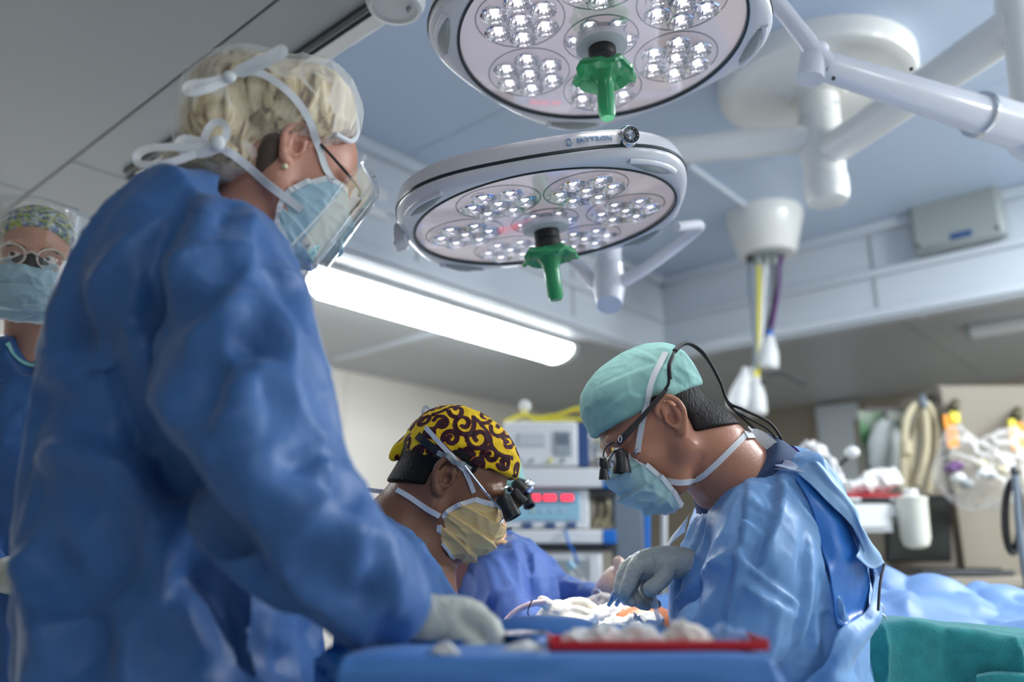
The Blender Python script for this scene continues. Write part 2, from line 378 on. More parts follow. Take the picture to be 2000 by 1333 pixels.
def folds(V, F, L, back=False):
    """raise drapery folds along lines that run over the cloth: (pixel line, height, width, kind)"""
    N = outward(V, F, vnormals(V, F)); bv = bvh_of(V, F); H = np.zeros(len(V))
    for pts, a, w, kind in L:
        q = cr(pts, max(12, int(sum(np.linalg.norm(np.subtract(pts[i+1], pts[i])) for i in range(len(pts)-1))/6)))
        P3 = []
        for x, y in q:
            h, _ = cast(bv, x, y)
            if h is not None: P3.append(h)
        if len(P3) < 3: continue
        P3 = np.array(P3)
        for _ in range(3): P3[1:-1] = .5*P3[1:-1]+.25*(P3[:-2]+P3[2:])
        T = np.gradient(P3, axis=0); near = np.where((V > P3.min(0)-3*w).all(1) & (V < P3.max(0)+3*w).all(1))[0]
        if not len(near): continue
        v = V[near]; D = np.linalg.norm(v[:, None]-P3[None], axis=2); j = D.argmin(1); d = D[np.arange(len(near)), j]
        end = np.minimum(j, len(P3)-1-j)/(len(P3)*.18); end = end.clip(0, 1)**.6
        sd = np.cross(P3-O0, T); sd /= np.linalg.norm(sd, axis=1)[:, None]+1e-9; s = ((v-P3[j])*sd[j]).sum(1)
        if kind == 'r': h = a*np.exp(-d/w*1.3)
        elif kind == 'v': h = -a*np.exp(-(d/w)**2)
        else:
            if kind == 'g': s = -s
            q_ = .5+.5*np.tanh(s/.0035); h = q_*a*np.exp(-d/w)-(1-q_)*.75*a*np.exp(-d/(w*.75))
        H[near] += h*end
    return relax(V+N*H[:, None], F, 1), N
def crumple(V, N, cell=.06, amp=.006, st=(1, 1, .5), seed=0, w=.35, mask=None):
    """facets with soft creases between them, as in stiff non-woven cloth"""
    rg = np.random.RandomState(seed); st = np.array(st); U = (V+np.stack([vnoise(V*7+3), vnoise(V*7+9), vnoise(V*7+15)], 1)*.02)*st/cell
    lo = np.floor(U.min(0)).astype(int)-1; I = np.floor(U).astype(int)-lo; dim = I.max(0)+3; pts = rg.rand(*dim, 3)
    d1 = np.full(len(V), 9.); d2 = np.full(len(V), 9.); hv = rg.randn(*dim, 3); g = np.zeros((len(V)))
    for a in (-1, 0, 1):
        for b in (-1, 0, 1):
            for c in (-1, 0, 1):
                J = (I+[a, b, c]).clip(0, dim-1); p = pts[J[:, 0], J[:, 1], J[:, 2]]+J+lo; r = U-p; d = np.linalg.norm(r, axis=1)
                hh = (r*hv[J[:, 0], J[:, 1], J[:, 2]]).sum(1); nb = d < d1; d2 = np.where(nb, d1, np.minimum(d2, d)); g = np.where(nb, hh, g); d1 = np.where(nb, d, d1)
    e = ((d2-d1)/w).clip(0, 1); h = amp*((1-e)**2*.9 + g*.45*e)
    h = h-h.mean()
    if mask is not None: h = h*mask
    return V+N*h[:, None], N
# ================================================================ the room
ZL, ZR = 2.3, 2.78          # low ceiling, recessed ceiling
U0, U1, V1 = 1.03, 4.2, 2.5 # edges of the recess
UA, UB, VA, VB = -3.0, 6.4, -3.2, 4.3
def rbox(mb, u0, u1, v0, v1, z0, z1): return mb.box(R((u0+u1)/2, (v0+v1)/2, (z0+z1)/2), (u1-u0, v1-v0, z1-z0), UX, VX, (0, 0, 1))
struct(rbox(MB(), UA-.1, UB+.1, VA-.1, VB+.1, -.1, 0), 'floor', M_['floor'])
ceil = struct(rbox(MB(), UA-.1, UB+.1, VA-.1, VB+.1, ZR+.03, ZR+.12), 'ceiling', M_['white_paint'])
# recess panels
for i in range(3):
    a = U0+(U1-U0)*i/3; b = U0+(U1-U0)*(i+1)/3
    for v0, v1 in ((VA, -.6), (-.6, V1)):
        build(rbox(MB(), a+.002, b-.002, v0+.002, v1-.002, ZR, ZR+.025), 'ceiling_panel', M_['recess'], ceil, smooth=False, bevel=.002)
# low ceiling: panels with open joints
def lows(u0, u1, v0, v1): build(rbox(MB(), u0+.003, u1-.003, v0+.003, v1-.003, ZL, ZL+.03), 'ceiling_panel', M_['ceil'], ceil, smooth=False, bevel=.002)
for u0, u1 in ((UA, -1.58), (-1.58, -.38), (-.38, .82)):
    for v0, v1 in ((VA, -.1), (-.1, 2.9), (2.9, VB)): lows(u0, u1, v0, v1)
for u0, u1 in ((.82, 1.95), (1.95, 2.92), (2.92, 4.3), (4.3, 5.4), (5.4, UB)): lows(u0, u1, V1+.06, VB)
for v0, v1 in ((VA, -1.3), (-1.3, -.05), (-.05, 1.2), (1.2, V1+.06)): lows(U1+.06, UB, v0, v1)
lows(.82, .985, VA, V1+.06)
# rails and cornice of the recess
t1 = struct(rbox(MB(), .99, U0, VA, V1, ZL-.004, ZL+.03), 'trim_1', M_['alu'], bevel=.002)
build(rbox(MB(), .955, .968, VA, V1, ZL-.012, ZL), 'rail', M_['dark_grey'], t1)
t2 = struct(rbox(MB(), U0-.02, U0, VA, V1, ZL+.03, ZR), 'trim_2', M_['cornice'])
def cornice(name, pts, ax):
    m = MB()
    for (a0, b0, z0, z1) in pts:
        if ax == 'v': rbox(m, U0, U1+.06, V1+a0, V1+b0, z0, z1)
        else: rbox(m, U1+a0, U1+b0, VA, V1+.06, z0, z1)
    return struct(m, name, M_['cornice'], bevel=.006)
prof = [(0, .03, ZL+.03, ZR), (-.022, 0, ZL+.2, ZL+.24), (-.05, 0, ZR-.05, ZR), (-.03, .06, ZL-.02, ZL+.03), (-.012, .06, ZL-.035, ZL-.02)]
cornice('trim_3', prof, 'v'); cornice('trim_4', prof, 'u')
# vertical joints of the recess's side panels
for v in (1.25, 0, -1.2): build(rbox(MB(), U1-.004, U1, v-.006, v+.006, ZL+.03, ZR-.05), 'joint_strip', M_['grey'], bpy.data.objects['trim_4'])
for u in (2.2, 3.3): build(rbox(MB(), u-.006, u+.006, V1-.004, V1, ZL+.03, ZR-.05), 'joint_strip', M_['grey'], bpy.data.objects['trim_3'])
struct(rbox(MB(), 2.9, 2.96, V1+.55, VB-.25, ZL-.012, ZL), 'trim_5', M_['cornice'], bevel=.003)
# slender bracing rod under the recess ceiling
# walls
wl = struct(rbox(MB(), UA-.1, UB+.1, VB, VB+.08, 0, ZR+.1), 'wall_left', M_['wall'])
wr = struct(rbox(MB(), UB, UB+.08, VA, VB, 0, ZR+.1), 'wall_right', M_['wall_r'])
struct(rbox(MB(), UA-.1, UA, VA, VB, 0, ZR+.1), 'wall_back', M_['wall']); struct(rbox(MB(), UA, UB, VA-.1, VA, 0, ZR+.1), 'wall_near', M_['wall'])
for u0, u1 in ((UA, -1.6), (-1.6, -.4), (-.4, .8), (.8, 2.0), (2.0, 3.2), (3.2, 4.4), (4.4, 5.6), (5.6, UB)):
    build(rbox(MB(), u0+.003, u1-.003, VB-.012, VB, .1, ZL), 'wall_panel', M_['wall'], wl, smooth=False, bevel=.002)
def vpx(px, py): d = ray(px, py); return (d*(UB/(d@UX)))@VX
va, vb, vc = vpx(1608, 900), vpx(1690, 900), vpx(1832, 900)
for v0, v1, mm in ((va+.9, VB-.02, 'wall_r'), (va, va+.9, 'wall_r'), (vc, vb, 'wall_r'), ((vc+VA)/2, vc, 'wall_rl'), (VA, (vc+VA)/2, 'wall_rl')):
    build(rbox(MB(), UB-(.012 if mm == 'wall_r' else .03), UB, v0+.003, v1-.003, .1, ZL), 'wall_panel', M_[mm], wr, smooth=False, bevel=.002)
build(rbox(MB(), UB-.06, UB, vb, va, .1, ZL-.03), 'wall_post', M_['cornice'], wr, smooth=False, bevel=.004)
struct(rbox(MB(), UA, UB, VB-.03, VB-.012, 0, .1), 'baseboard_left', M_['grey']); struct(rbox(MB(), UB-.05, UB-.03, VA, VB, 0, .1), 'baseboard_right', M_['grey'])
# socket plate on the cornice beside the tube light
t = thing('socket_plate', 'white square socket plate with a dark screw on the raised ceiling edge', 'socket', P(712, 408, 3.0))
build(MB().box(R(1.95, V1-.008, 2.53), (.13, .016, .13), UX, VX, (0, 0, 1)), 'plate', M_['white'], t, bevel=.003)
build(MB().tube([R(1.95, V1-.02, 2.53), R(1.95, V1-.014, 2.53)], .012, 12), 'screw', M_['dark_grey'], t)
# ---------------------------------------------------------------- tube light
t = thing('tube_light', 'long glowing fluorescent fitting on the low ceiling beside the recess', 'ceiling light', R(2.65, 2.78, ZL))
a, b, vm = 1.72, 3.62, 2.83
m = MB(); rbox(m, a, b, vm-.13, vm+.13, ZL-.03, ZL-.001); build(m, 'housing', M_['white'], t, bevel=.005)
m = MB(); prf = [(math.cos(x)*.115, -.03-math.sin(x)*.075) for x in np.linspace(0, PI, 13)]
V = [R(u, vm+q, ZL+z) for u in (a+.1, b-.05) for q, z in prf]; n = 13
m.add(V, [(j, j+1, n+j+1, n+j) for j in range(n-1)]+[tuple(range(n))[::-1], tuple(n+j for j in range(n)), (0, n, 2*n-1, n-1)]); build(m, 'diffuser', M_['tube'], t)
for u0, u1 in ((a, a+.1), (b-.05, b)):
    m = MB(); V = [R(u, vm+q*1.08, ZL+z*1.05) for u in (u0, u1) for q, z in prf]
    m.add(V, [(j, j+1, n+j+1, n+j) for j in range(n-1)]+[tuple(range(n))[::-1], tuple(n+j for j in range(n)), (0, n, 2*n-1, n-1)]); build(m, 'end_cap', M_['white'], t)
m = MB(); m.box(R(a+.16, vm, ZL-.112), (.1, .02, .012), UX, VX, (0, 0, 1)); build(m, 'clip', M_['grey'], t)
# second, unlit fitting at the far right
q0, q1 = PZ(1890, 640, ZL), PZ(2120, 602, ZL)
t = thing('strip_light', 'thin unlit white strip light on the grey ceiling at the right', 'ceiling light', q0)
m = MB(); m.box((q0+q1)/2-[0, 0, .03], (np.linalg.norm(q1-q0), .07, .06), q1-q0, np.cross(q1-q0, [0, 0, 1]), (0, 0, 1)); build(m, 'housing', M_['white'], t, bevel=.008)
for q in (q0, q1):
    m = MB(); m.box(q-[0, 0, .033], (.03, .078, .066), q1-q0, np.cross(q1-q0, [0, 0, 1]), (0, 0, 1)); build(m, 'end_cap', M_['grey'], t, bevel=.004)
# cable hook
q = PZ(1790, 612, ZL-.02); t = thing('ceiling_hook', 'small metal hook on the ceiling edge above the right-hand wall', 'hook', q)
build(MB().tube([q+[0, 0, .03], q+[0, 0, 0], q+[.02, 0, -.02], q+[.045, 0, -.012], q+[.05, 0, .01]], .004, 8, 16), 'hook_wire', M_['chrome'], t)
build(MB().lathe([(.02, 0), (.02, .008), (.008, .012)], q+[0, 0, .012]), 'base_plate', M_['chrome'], t)
# smoke detector (top edge of the picture)
q = PZ(772, 12, ZL); q = PZ(772, 8, ZL-.02)
t = thing('smoke_detector', 'round white detector on the ceiling at the top edge', 'detector', q)
build(MB().lathe([(.066, .02), (.066, .005), (.058, -.012), (.05, -.014), (.046, -.008), (.02, -.01)], q, n=40), 'housing', M_['white'], t)
build(MB().lathe([(.006, 0), (.005, -.01), (.001, -.014)], q+[.03, 0, -.008], n=12), 'indicator', M_['grey'], t)
# ---------------------------------------------------------------- junction box on the recess side
c = R(U1-.03, .62, 2.56)
cj = P(1868, 424, 1)
d = ray(1868, 424); tt = (U1-.05)/(d@UX); c = O0+d*tt
t = thing('junction_box', 'grey square equipment box mounted high at the right', 'box', c+UX*.05)
V = [c + VX*x + np.array([0, 0, z]) for x, z in ()]
build(MB().box(c, (.09, .40, .30), UX, VX, (0, 0, 1)), 'housing', M_['grey'], t, bevel=.018)
build(MB().box(c-UX*.048, (.02, .375, .275), UX, VX, (0, 0, 1)), 'front_cover', mat('box_cover', srgb(150, 158, 156), .5), t, bevel=.01)
build(MB().box(c-UX*.06-VX*.02-np.array([0, 0, .115]), (.004, .09, .03), UX, VX, (0, 0, 1)), 'badge', M_['navy'], t)
for sx in (-1, 1):
    for sz in (-1, 1): build(MB().tube([c-UX*.056+VX*.17*sx+np.array([0, 0, .122*sz]), c-UX*.062+VX*.17*sx+np.array([0, 0, .122*sz])], .009, 10), 'screw', M_['dark_grey'], t)
# ---------------------------------------------------------------- gas column with hoses
gc = PZ(1492, 425, ZR-.02); gy = gc[1]
sc = M(1492, 460, gy)
t = thing('gas_column', 'white conical ceiling column with coloured gas hoses hanging from it', 'ceiling column', (gc[0], gc[1], ZR))
gz = P(1492, 500, gy)[2]; top = P(1492, 425, gy)[2]
build(MB().lathe([(.74*72*sc, gz), (.76*72*sc, gz+.004), (72*sc, top-.04), (74*sc, top-.02), (74*sc, ZR)], (gc[0], gc[1], 0), n=14), 'housing', M_['white_paint'], t)
build(MB().lathe([(.5*72*sc, gz-.008), (.5*72*sc, gz+.01)], (gc[0], gc[1], 0), n=24), 'base_plate', M_['grey'], t)
def hose(name, pts, r, mm, label): return build(MB().tube([P(*q) for q in pts], r, 8, 30), name, M_[mm], t, label=label)
g = gy
hose('hose', [(1464, 486, g), (1466, 560, g), (1474, 660, g-.01), (1476, 760, g)], .010, 'greyblue', 'grey hose')
hose('hose', [(1480, 495, g), (1482, 560, g), (1481, 640, g), (1480, 740, g)], .010, 'yellow', 'yellow hose')
hose('hose', [(1496, 495, g), (1490, 580, g), (1484, 680, g), (1462, 750, g)], .011, 'white', 'white hose')
hose('hose', [(1512, 495, g), (1510, 590, g+.01), (1494, 660, g+.02), (1482, 740, g+.02)], .009, 'dark_grey', 'dark grey hose')
hose('hose', [(1523, 486, g), (1521, 560, g), (1511, 620, g), (1506, 650, g)], .010, 'purple', 'purple hose')
for (x, y, mm) in ((1464, 492, 'black'), (1480, 497, 'grey'), (1497, 497, 'grey'), (1512, 497, 'grey'), (1523, 492, 'purple')):
    build(MB().tube([P(x, y-8, g), P(x, y+22, g)], .016, 10), 'hose_fitting', M_[mm], t)
for (x, y0, y1, x1) in ((1503, 655, 722, 1500), (1476, 735, 812, 1478), (1455, 728, 800, 1438)):
    a = P(x, y0, g); b = P(x1, y1, g); s = M(x, y0, g)
    o = build(MB().tube([a, a+(b-a)*.15, a+(b-a)*.55, a+(b-a)*.92, b], [6*s, 10*s, 19*s, 20*s, 15*s], 16, 14), 'connector', M_['white'], t)
    build(MB().tube([a-(b-a)*.12, a+(b-a)*.04], 7*s, 12), 'collar', M_['yellow' if x == 1476 else ('blue_plastic' if x == 1503 else 'white')], o)
build(MB().tube([P(1495, 735, g), P(1522, 728, g), P(1575, 752, g)], .008, 8, 8), 'rod', M_['dark_grey'], t)
build(MB().tube([P(1490, 742, g-.02), P(1494, 752, g-.02)], .016, 10), 'valve', M_['black'], t)
build(MB().tube([PZ(1345, 322, ZR-.01), PZ(1475, 415, ZR-.012)], .012, 8), 'conduit', M_['cornice'], t)
# ---------------------------------------------------------------- ceiling boom of the lamps
bx = PZ(1590, 145, ZR); bx[2] = 0
t = thing('ceiling_boom', 'white ceiling-mounted boom with round cover, post and two tube arms', 'lamp boom', (bx[0], bx[1], ZR))
sm = M(1590, 145, bx[1])
build(MB().lathe([(.335, ZR), (.335, ZR-.055), (.325, ZR-.07), (.29, ZR-.078), (.28, ZR-.074), (.18, ZR-.08), (.1, ZR-.088), (.095, ZR-.1)], bx, n=64), 'ceiling_cover', M_['white_paint'], t)
build(MB().lathe([(.072, ZR-.06), (.072, 2.6), (.068, 2.595)], bx, n=32), 'post', M_['white_paint'], t)
build(MB().lathe([(.067, 2.6), (.072, 2.585), (.074, 2.44), (.07, 2.425), (.07, 2.375), (.074, 2.37), (.074, 2.31), (.066, 2.285), (.04, 2.275)], bx, n=32), 'swivel', M_['white_paint'], t)
for a_ in (0.6, 2.2, -1.2, -2.2):
    for z in (2.69, 2.63):
        e = bx+[.072*math.sin(a_), -.072*math.cos(a_), z]; build(MB().tube([e, e+[.003*math.sin(a_), -.003*math.cos(a_), 0]], .006, 8), 'screw', M_['chrome'], t)
J = PZ(1990, 45, 2.46)
build(MB().tube([bx+[0, 0, 2.46], J], .056, 24), 'boom_arm', M_['white_paint'], t)
L_ = bx+[-.95, .12, 2.47]
build(MB().tube([bx+[0, 0, 2.53], L_+[0, 0, .03]], .05, 24), 'boom_arm', M_['white_paint'], t)
K = P(2012, 255, J[1])
build(MB().lathe([(.045, .09), (.05, .06), (.05, -.02), (.04, -.06)], J, n=24), 'arm_joint', M_['white_paint'], t)
build(MB().tube([J+[0, 0, .05], K], .036, 20), 'drop_post', M_['white_paint'], t)
build(MB().ell(K, (.06, .06, .085)), 'elbow_cover', M_['lamp_white'], t)
Y0 = P(1606, 128, 1.62); Ym = Y0+(K-Y0)*.74
build(MB().tube([Y0, Y0+(Ym-Y0)*.04, Ym], [.026, .033, .046], 28), 'spring_arm', M_['lamp_white'], t)
build(MB().tube([Ym-(K-Y0)*.01, K], .055, 28), 'spring_arm_sleeve', M_['lamp_white'], t)
build(MB().tube([Ym-(K-Y0)*.012, Ym-(K-Y0)*.002], .057, 28), 'sleeve_ring', M_['chrome'], t)
for (x, y) in ((1672, 136), (1628, 153), (1780, 135), (1974, 240)):
    e = P(x, y, P(x, y, 1.6)[1]); k = (x-1606)/(2012-1606); e = P(x, y, Y0[1]+(K[1]-Y0[1])*k-.04); build(MB().ell(e, (.005, .005, .005), 8, 6), 'screw', M_['black'], t)
# ---------------------------------------------------------------- surgical lamp heads
def text_mesh(s, size):
    cu = bpy.data.curves.new('lettering', 'FONT'); cu.body = s; cu.size = size; cu.extrude = .0004; cu.align_x = 'LEFT'; cu.offset = size*.012
    o = bpy.data.objects.new('lettering', cu); C.objects.link(o); me = bpy.data.meshes.new_from_object(o.evaluated_get(bpy.context.evaluated_depsgraph_get())); bpy.data.objects.remove(o); return me
M_['print_blue'] = mat('blue_print', srgb(120, 160, 205), .4); M_['gasket'] = mat('dark_gasket', srgb(24, 44, 48), .3)
SPH = {}
def lamp_head(c, rl, rot, label, tilt=(0, 0), loc_led=True):
    """c lens centre, rl lens radius"""
    t = thing('surgical_lamp', label, 'surgical lamp', c)
    Zt = unit([tilt[0], tilt[1], 1.]); Xt = unit(np.cross([0, 1, 0], Zt)); Yt = np.cross(Zt, Xt)
    def Q(r, a, z): return c + Xt*r*math.cos(a) + Yt*r*math.sin(a) + Zt*z
    n = 96
    def outl(a, g=1.0): return rl*(1.075+.13*abs(math.cos(2*(a-rot)))**2.4)*g
    def shell(prof, name, m, smooth='auto'):
        mb = MB(); V = [Q((rl*x if k == 'c' else outl(2*PI*j/n, x)), 2*PI*j/n, z) for (k, x, z) in prof for j in range(n)]
        F = [(i*n+j, i*n+(j+1) % n, (i+1)*n+(j+1) % n, (i+1)*n+j) for i in range(len(prof)-1) for j in range(n)]
        mb.add(V, F); return build(mb, name, m, t, smooth=smooth)
    k = rl/.28
    shell([('c', 1.0, .004), ('c', 1.005, -.004), ('c', 1.03, -.006), ('o', .965, -.004), ('o', .99, .002), ('o', 1., .008*k), ('o', 1., .014*k)], 'lower_rim', M_['lamp_white'])
    shell([('o', .995, .014*k), ('o', 1.006, .015*k), ('o', 1.006, .020*k), ('o', .99, .021*k)], 'gasket', M_['gasket'])
    shell([('o', 1., .021*k), ('o', .994, .036*k), ('o', .975, .050*k), ('o', .93, .060*k), ('o', .84, .067*k), ('o', .6, .073*k), ('o', .3, .078*k), ('o', .01, .08*k)], 'upper_shell', M_['lamp_white'])
    shell([('c', .985, -.001), ('c', .988, -.006), ('c', 1.004, -.007), ('c', 1.008, -.002)], 'lens_ring', M_['gasket'])
    mb = MB(); mb.lathe([(rl*.985, .002), (rl*.7, .006), (rl*.3, .009), (.001, .01)], c, Xt, Yt, Zt, n=96, capa=False, capb=False); build(mb, 'reflector_plate', M_['lens_plate'], t)
    mb = MB(); mb.lathe([(rl*.985, -.003), (rl*.7, -.011), (rl*.35, -.014), (rl*.18, -.014)], c, Xt, Yt, Zt, n=96, capa=False, capb=False); build(mb, 'lens_cover', M_['lens_cover'], t)
    # handles: slot openings moulded in the four corners
    for q in range(4):
        a = rot+q*PI/2
        mb = MB(); p = [Q(outl(a+x, .985)-.012*k, a+x, -.004) for x in np.linspace(-.2, .2, 9)]; mb.tube(p, .007*k, 12); build(mb, 'handle_grip', M_['lamp_white'], t)
        mb = MB(); p = [Q(rl*1.1, a+x, -.003) for x in np.linspace(-.17, .17, 9)]; mb.tube(p, [.006*k, .013*k, .013*k, .006*k], 10); build(mb, 'handle_recess', M_['grey'], t)
    if 'led' not in SPH:
        mb = MB(); mb.lathe([(.0235, -.004), (.0245, -.008), (.0215, -.010), (.014, .004), (.007, .012), (.0005, .013)], n=10, capa=False); V, F = mb.arrays()
        me = bpy.data.meshes.new('led_reflector'); me.from_pydata(V.tolist(), [], F); me.materials.append(M_['reflector']); SPH['ref'] = me
        mb = MB(); mb.ell((0, 0, -.003), (.0075, .0075, .0055), 10, 6); V, F = mb.arrays()
        me = bpy.data.meshes.new('led_chip'); me.from_pydata(V.tolist(), [], F); me.materials.append(M_['led']); me.polygons.foreach_set('use_smooth', [True]*len(me.polygons)); SPH['led'] = me
        mb = MB(); mb.ell((0, 0, 0), (.020, .020, .009), 14, 8); V, F = mb.arrays()
        me = bpy.data.meshes.new('lens_bead'); me.from_pydata(V.tolist(), [], F); me.materials.append(M_['clear']); me.polygons.foreach_set('use_smooth', [True]*len(me.polygons)); SPH['bead'] = me
        for i in range(0): pass
    Rq = Matrix([list(Xt), list(Yt), list(Zt)]).transposed().to_4x4()
    cl = [(0, 0)]+[(rl*.62, rot+.3+i*PI/3) for i in range(6)]
    for ci, (cr_, ca) in enumerate(cl):
        cx, cy = cr_*math.cos(ca), cr_*math.sin(ca)
        rr = rl*(.30 if ci else .26)
        mb = MB(); mb.tube([c+Xt*(cx+rr*math.cos(a))+Yt*(cy+rr*math.sin(a))+Zt*-.0005 for a in np.linspace(0, 2*PI, 33)], .0014, 6, cap=False); build(mb, 'cluster_ring', M_['grey'], t)
        for j in range(7 if ci else 6):
            a = ca+j*PI/3; d = 0 if j == 6 else rr*(.62 if ci else .72); px, py = cx+d*math.cos(a), cy+d*math.sin(a); pos = Xt*px+Yt*py+Zt*.001
            s = k*(1.12 if ci else .85)
            o = link('led_reflector', SPH['ref'], t, tuple(pos)); o.rotation_euler = Rq.to_euler(); o.scale = (s, s, s)
            ch = link('led', SPH['led'], o, (0, 0, .002))
            link('lens_bead', SPH['bead'], o, (0, 0, -.006))
    hb = build(MB().lathe([(.052, -.0), (.05, -.02), (.03, -.024)], c, Xt, Yt, Zt, n=32), 'handle_boss', M_['lamp_white'], t)
    build(MB().lathe([(.024, -.01), (.027, -.016), (.027, -.04), (.025, -.043), (.028, -.046), (.028, -.066), (.02, -.07)], c, Xt, Yt, Zt, n=24), 'handle_socket', M_['black'], t)
    h = MB(); nn = 28; V = []
    for i, (r, z) in enumerate([(.012, -.062), (.03, -.064), (.049, -.07), (.060, -.082), (.058, -.088), (.043, -.078), (.028, -.083), (.018, -.1), (.0165, -.12), (.0165, -.168), (.012, -.176), (.001, -.176)]):
        for j in range(nn):
            a = 2*PI*j/nn; w = 1+(.05*math.sin(5*a+1)+.05*math.sin(9*a)) if 2 <= i <= 6 else 1; V.append(c+Xt*r*w*math.cos(a)+Yt*r*w*math.sin(a)+Zt*(z-(.004*math.cos(4*a)+.003*math.cos(9*a) if 2 <= i <= 5 else 0)))
    h.add(V, [(i*nn+j, i*nn+(j+1) % nn, (i+1)*nn+(j+1) % nn, (i+1)*nn+j) for i in range(11) for j in range(nn)]); build(h, 'handle_cover', M_['green_film'], t, label='green plastic handle cover')
    return t, Q, outl
def at_depth(px, py, dep): return O0+ray(px, py)*dep
c1 = at_depth(1174, 76, 1.60); c2 = at_depth(1064, 432, 1.75)
T1, Q1, o1 = lamp_head(c1, .279, math.radians(6), 'upper surgical lamp head with a green handle cover, cut by the top edge', tilt=(-.04, .02))
T2, Q2, o2 = lamp_head(c2, .279, math.radians(38), 'lower surgical lamp head with blue lettering and a small camera on its rim', tilt=(-.13, -.06))
# yoke of the upper lamp
build(MB().tube([Y0+unit(K-Y0)*.01, Y0+[-.02, -.01, .03], P(1560, 60, 1.6), P(1500, -10, 1.58), P(1400, -90, 1.5), c1+[.1, .1, .14]], [.03, .022, .02, .02, .022, .03], 16, 40), 'yoke', M_['lamp_white'], T1)
build(MB().tube([Y0+[-.03, 0, -.035], Y0+[-.012, 0, .045]], .03, 20), 'yoke_joint', M_['lamp_white'], T1)
# yoke of the lower lamp
pl = P(778, 462, c2[1]+.02); pr = P(1190, 560, c2[1]+.45)
build(MB().tube([pl, P(800, 440, c2[1]+.1), P(900, 470, c2[1]+.36), P(1100, 500, c2[1]+.5), pr, P(1360, 450, c2[1]+.33), c2+[.30, .1, .03]], [.012, .014, .018, .018, .018, .014, .012], 12, 60), 'yoke', M_['lamp_white'], T2)
build(MB().box(P(784, 462, c2[1]-.01), (.03, .05, .05), (1, 0, .3), (0, 1, 0)), 'pivot_block', M_['lamp_white'], T2, bevel=.006)
build(MB().tube([pr+[0, 0, .06], pr+[.0, 0, 0], P(1190, 596, c2[1]+.42)], [.04, .042, .034], 20, 10), 'yoke_elbow', M_['lamp_white'], T2)
build(MB().tube([pr+[0, 0, .04], pr+[.02, .25, .3], L_+[.05, 0, -.05], L_+[0, 0, .06]], .036, 20, 20), 'spring_arm', M_['lamp_white'], T2)
# camera and lettering on the rim
kb = P(1240, 287, c2[1]-.02); d = unit(P(1228, 283, c2[1]+.3)-kb)
best = None
a0 = math.radians(-52)
def rimpt(px):
    b_ = None
    for a in np.linspace(0, 2*PI, 720):
        q = Q2(o2(a, 1.0), a, .03); v = q-O0; cy = (v[2]*CP-v[1]*SP); dp = v[1]*CP+v[2]*SP; x = 1000+FPX*v[0]/dp; y = 666.5-FPX*cy/dp
        if y < 400 and (b_ is None or abs(x-px) < b_[0]): b_ = (abs(x-px), a)
    return b_[1]
ac = rimpt(1228); e = Q2(o2(ac, .97), ac, .034)
fr = unit(np.array([.35, -.9, -.12]))
xx = unit(np.cross(fr, [0, 0, 1.])); zz = np.cross(xx, fr)
kc = build(MB().lathe([(.018, -.03), (.019, .0), (.019, .02), (.017, .024)], e-fr*.0, xx, zz, fr, n=28), 'camera_knob', M_['chrome'], T2)
build(MB().lathe([(.0155, .0225), (.0155, .026), (.009, .024), (.001, .024)], e, xx, zz, fr, n=28), 'camera_lens', M_['black'], kc)
for j in range(10):
    a = 2*PI*j/10; build(MB().ell(e+fr*.0255+xx*.012*math.cos(a)+zz*.012*math.sin(a), (.0015,)*3, 6, 4), 'infrared_led', M_['grey'], kc)
# lettering along the rim
def rim_frame(px):
    a = rimpt(px); q = Q2(o2(a, .996), a, .034); q2 = Q2(o2(a+.01, .996), a+.01, .034); tg = unit(q2-q)
    if tg[0] < 0: tg = -tg
    nn = unit(np.cross(tg, [0, 0, 1.])); up = unit(np.cross(nn, tg))
    if nn[1] > 0: nn = -nn
    return q, tg, nn
def put_text(s, px, size, parent, name='lettering'):
    q, tg, nn = rim_frame(px); me = text_mesh(s, size); me.materials.append(M_['print_blue'])
    sh = [c_ for c_ in parent.children if c_.name.startswith('upper_shell')][0]; bv = BVHTree.FromPolygons([v.co.copy() for v in sh.data.vertices], [tuple(p_.vertices) for p_ in sh.data.polygons])
    up = np.array([0, 0, 1.]); up = unit(up-tg*(up@tg)); nn = np.cross(tg, up)
    up = unit(up*.92-nn*.38); nn = np.cross(tg, up)
    o = bpy.data.objects.new(name, me); C.objects.link(o); o.parent = parent
    Mx = Matrix([list(tg), list(up), list(nn)]).transposed(); o.rotation_euler = Mx.to_euler(); L0 = q-np.array(parent.location)-up*size*.25
    for v in me.vertices:
        w_ = L0+tg*v.co[0]+up*v.co[1]; h, n_, _, _ = bv.find_nearest(Vector(w_)); n_ = np.array(n_); n_ = n_ if n_@nn > 0 else -n_; r_ = np.array(h)+n_*(.0012+v.co[2])-L0; v.co = (r_@tg, r_@up, r_@nn)
    o.location = tuple(L0); return o
put_text('SKYTRON', 1127, .0145, T2)
q, tg, nn = rim_frame(1113)
for sg in (-1, 1):
    mb = MB(); pp = [q+nn*.002+tg*(sg*.004*math.cos(a)-sg*.0012)+np.array([0, 0, 1])*(sg*.003+.0034*math.sin(a)*sg-.0005) for a in np.linspace(-.5, PI+.2, 12)]
    mb.tube(pp, .0013, 6); build(mb, 'emblem', M_['print_blue'], T2)
for i, px in enumerate((803, 822)):
    a = math.radians(168+6*i); q = Q2(o2(a, 1.0), a, .028); mb = MB(); mb.ell(q, (.004, .006, .004), 8, 6); build(mb, 'button', M_['dark_grey'], T2)
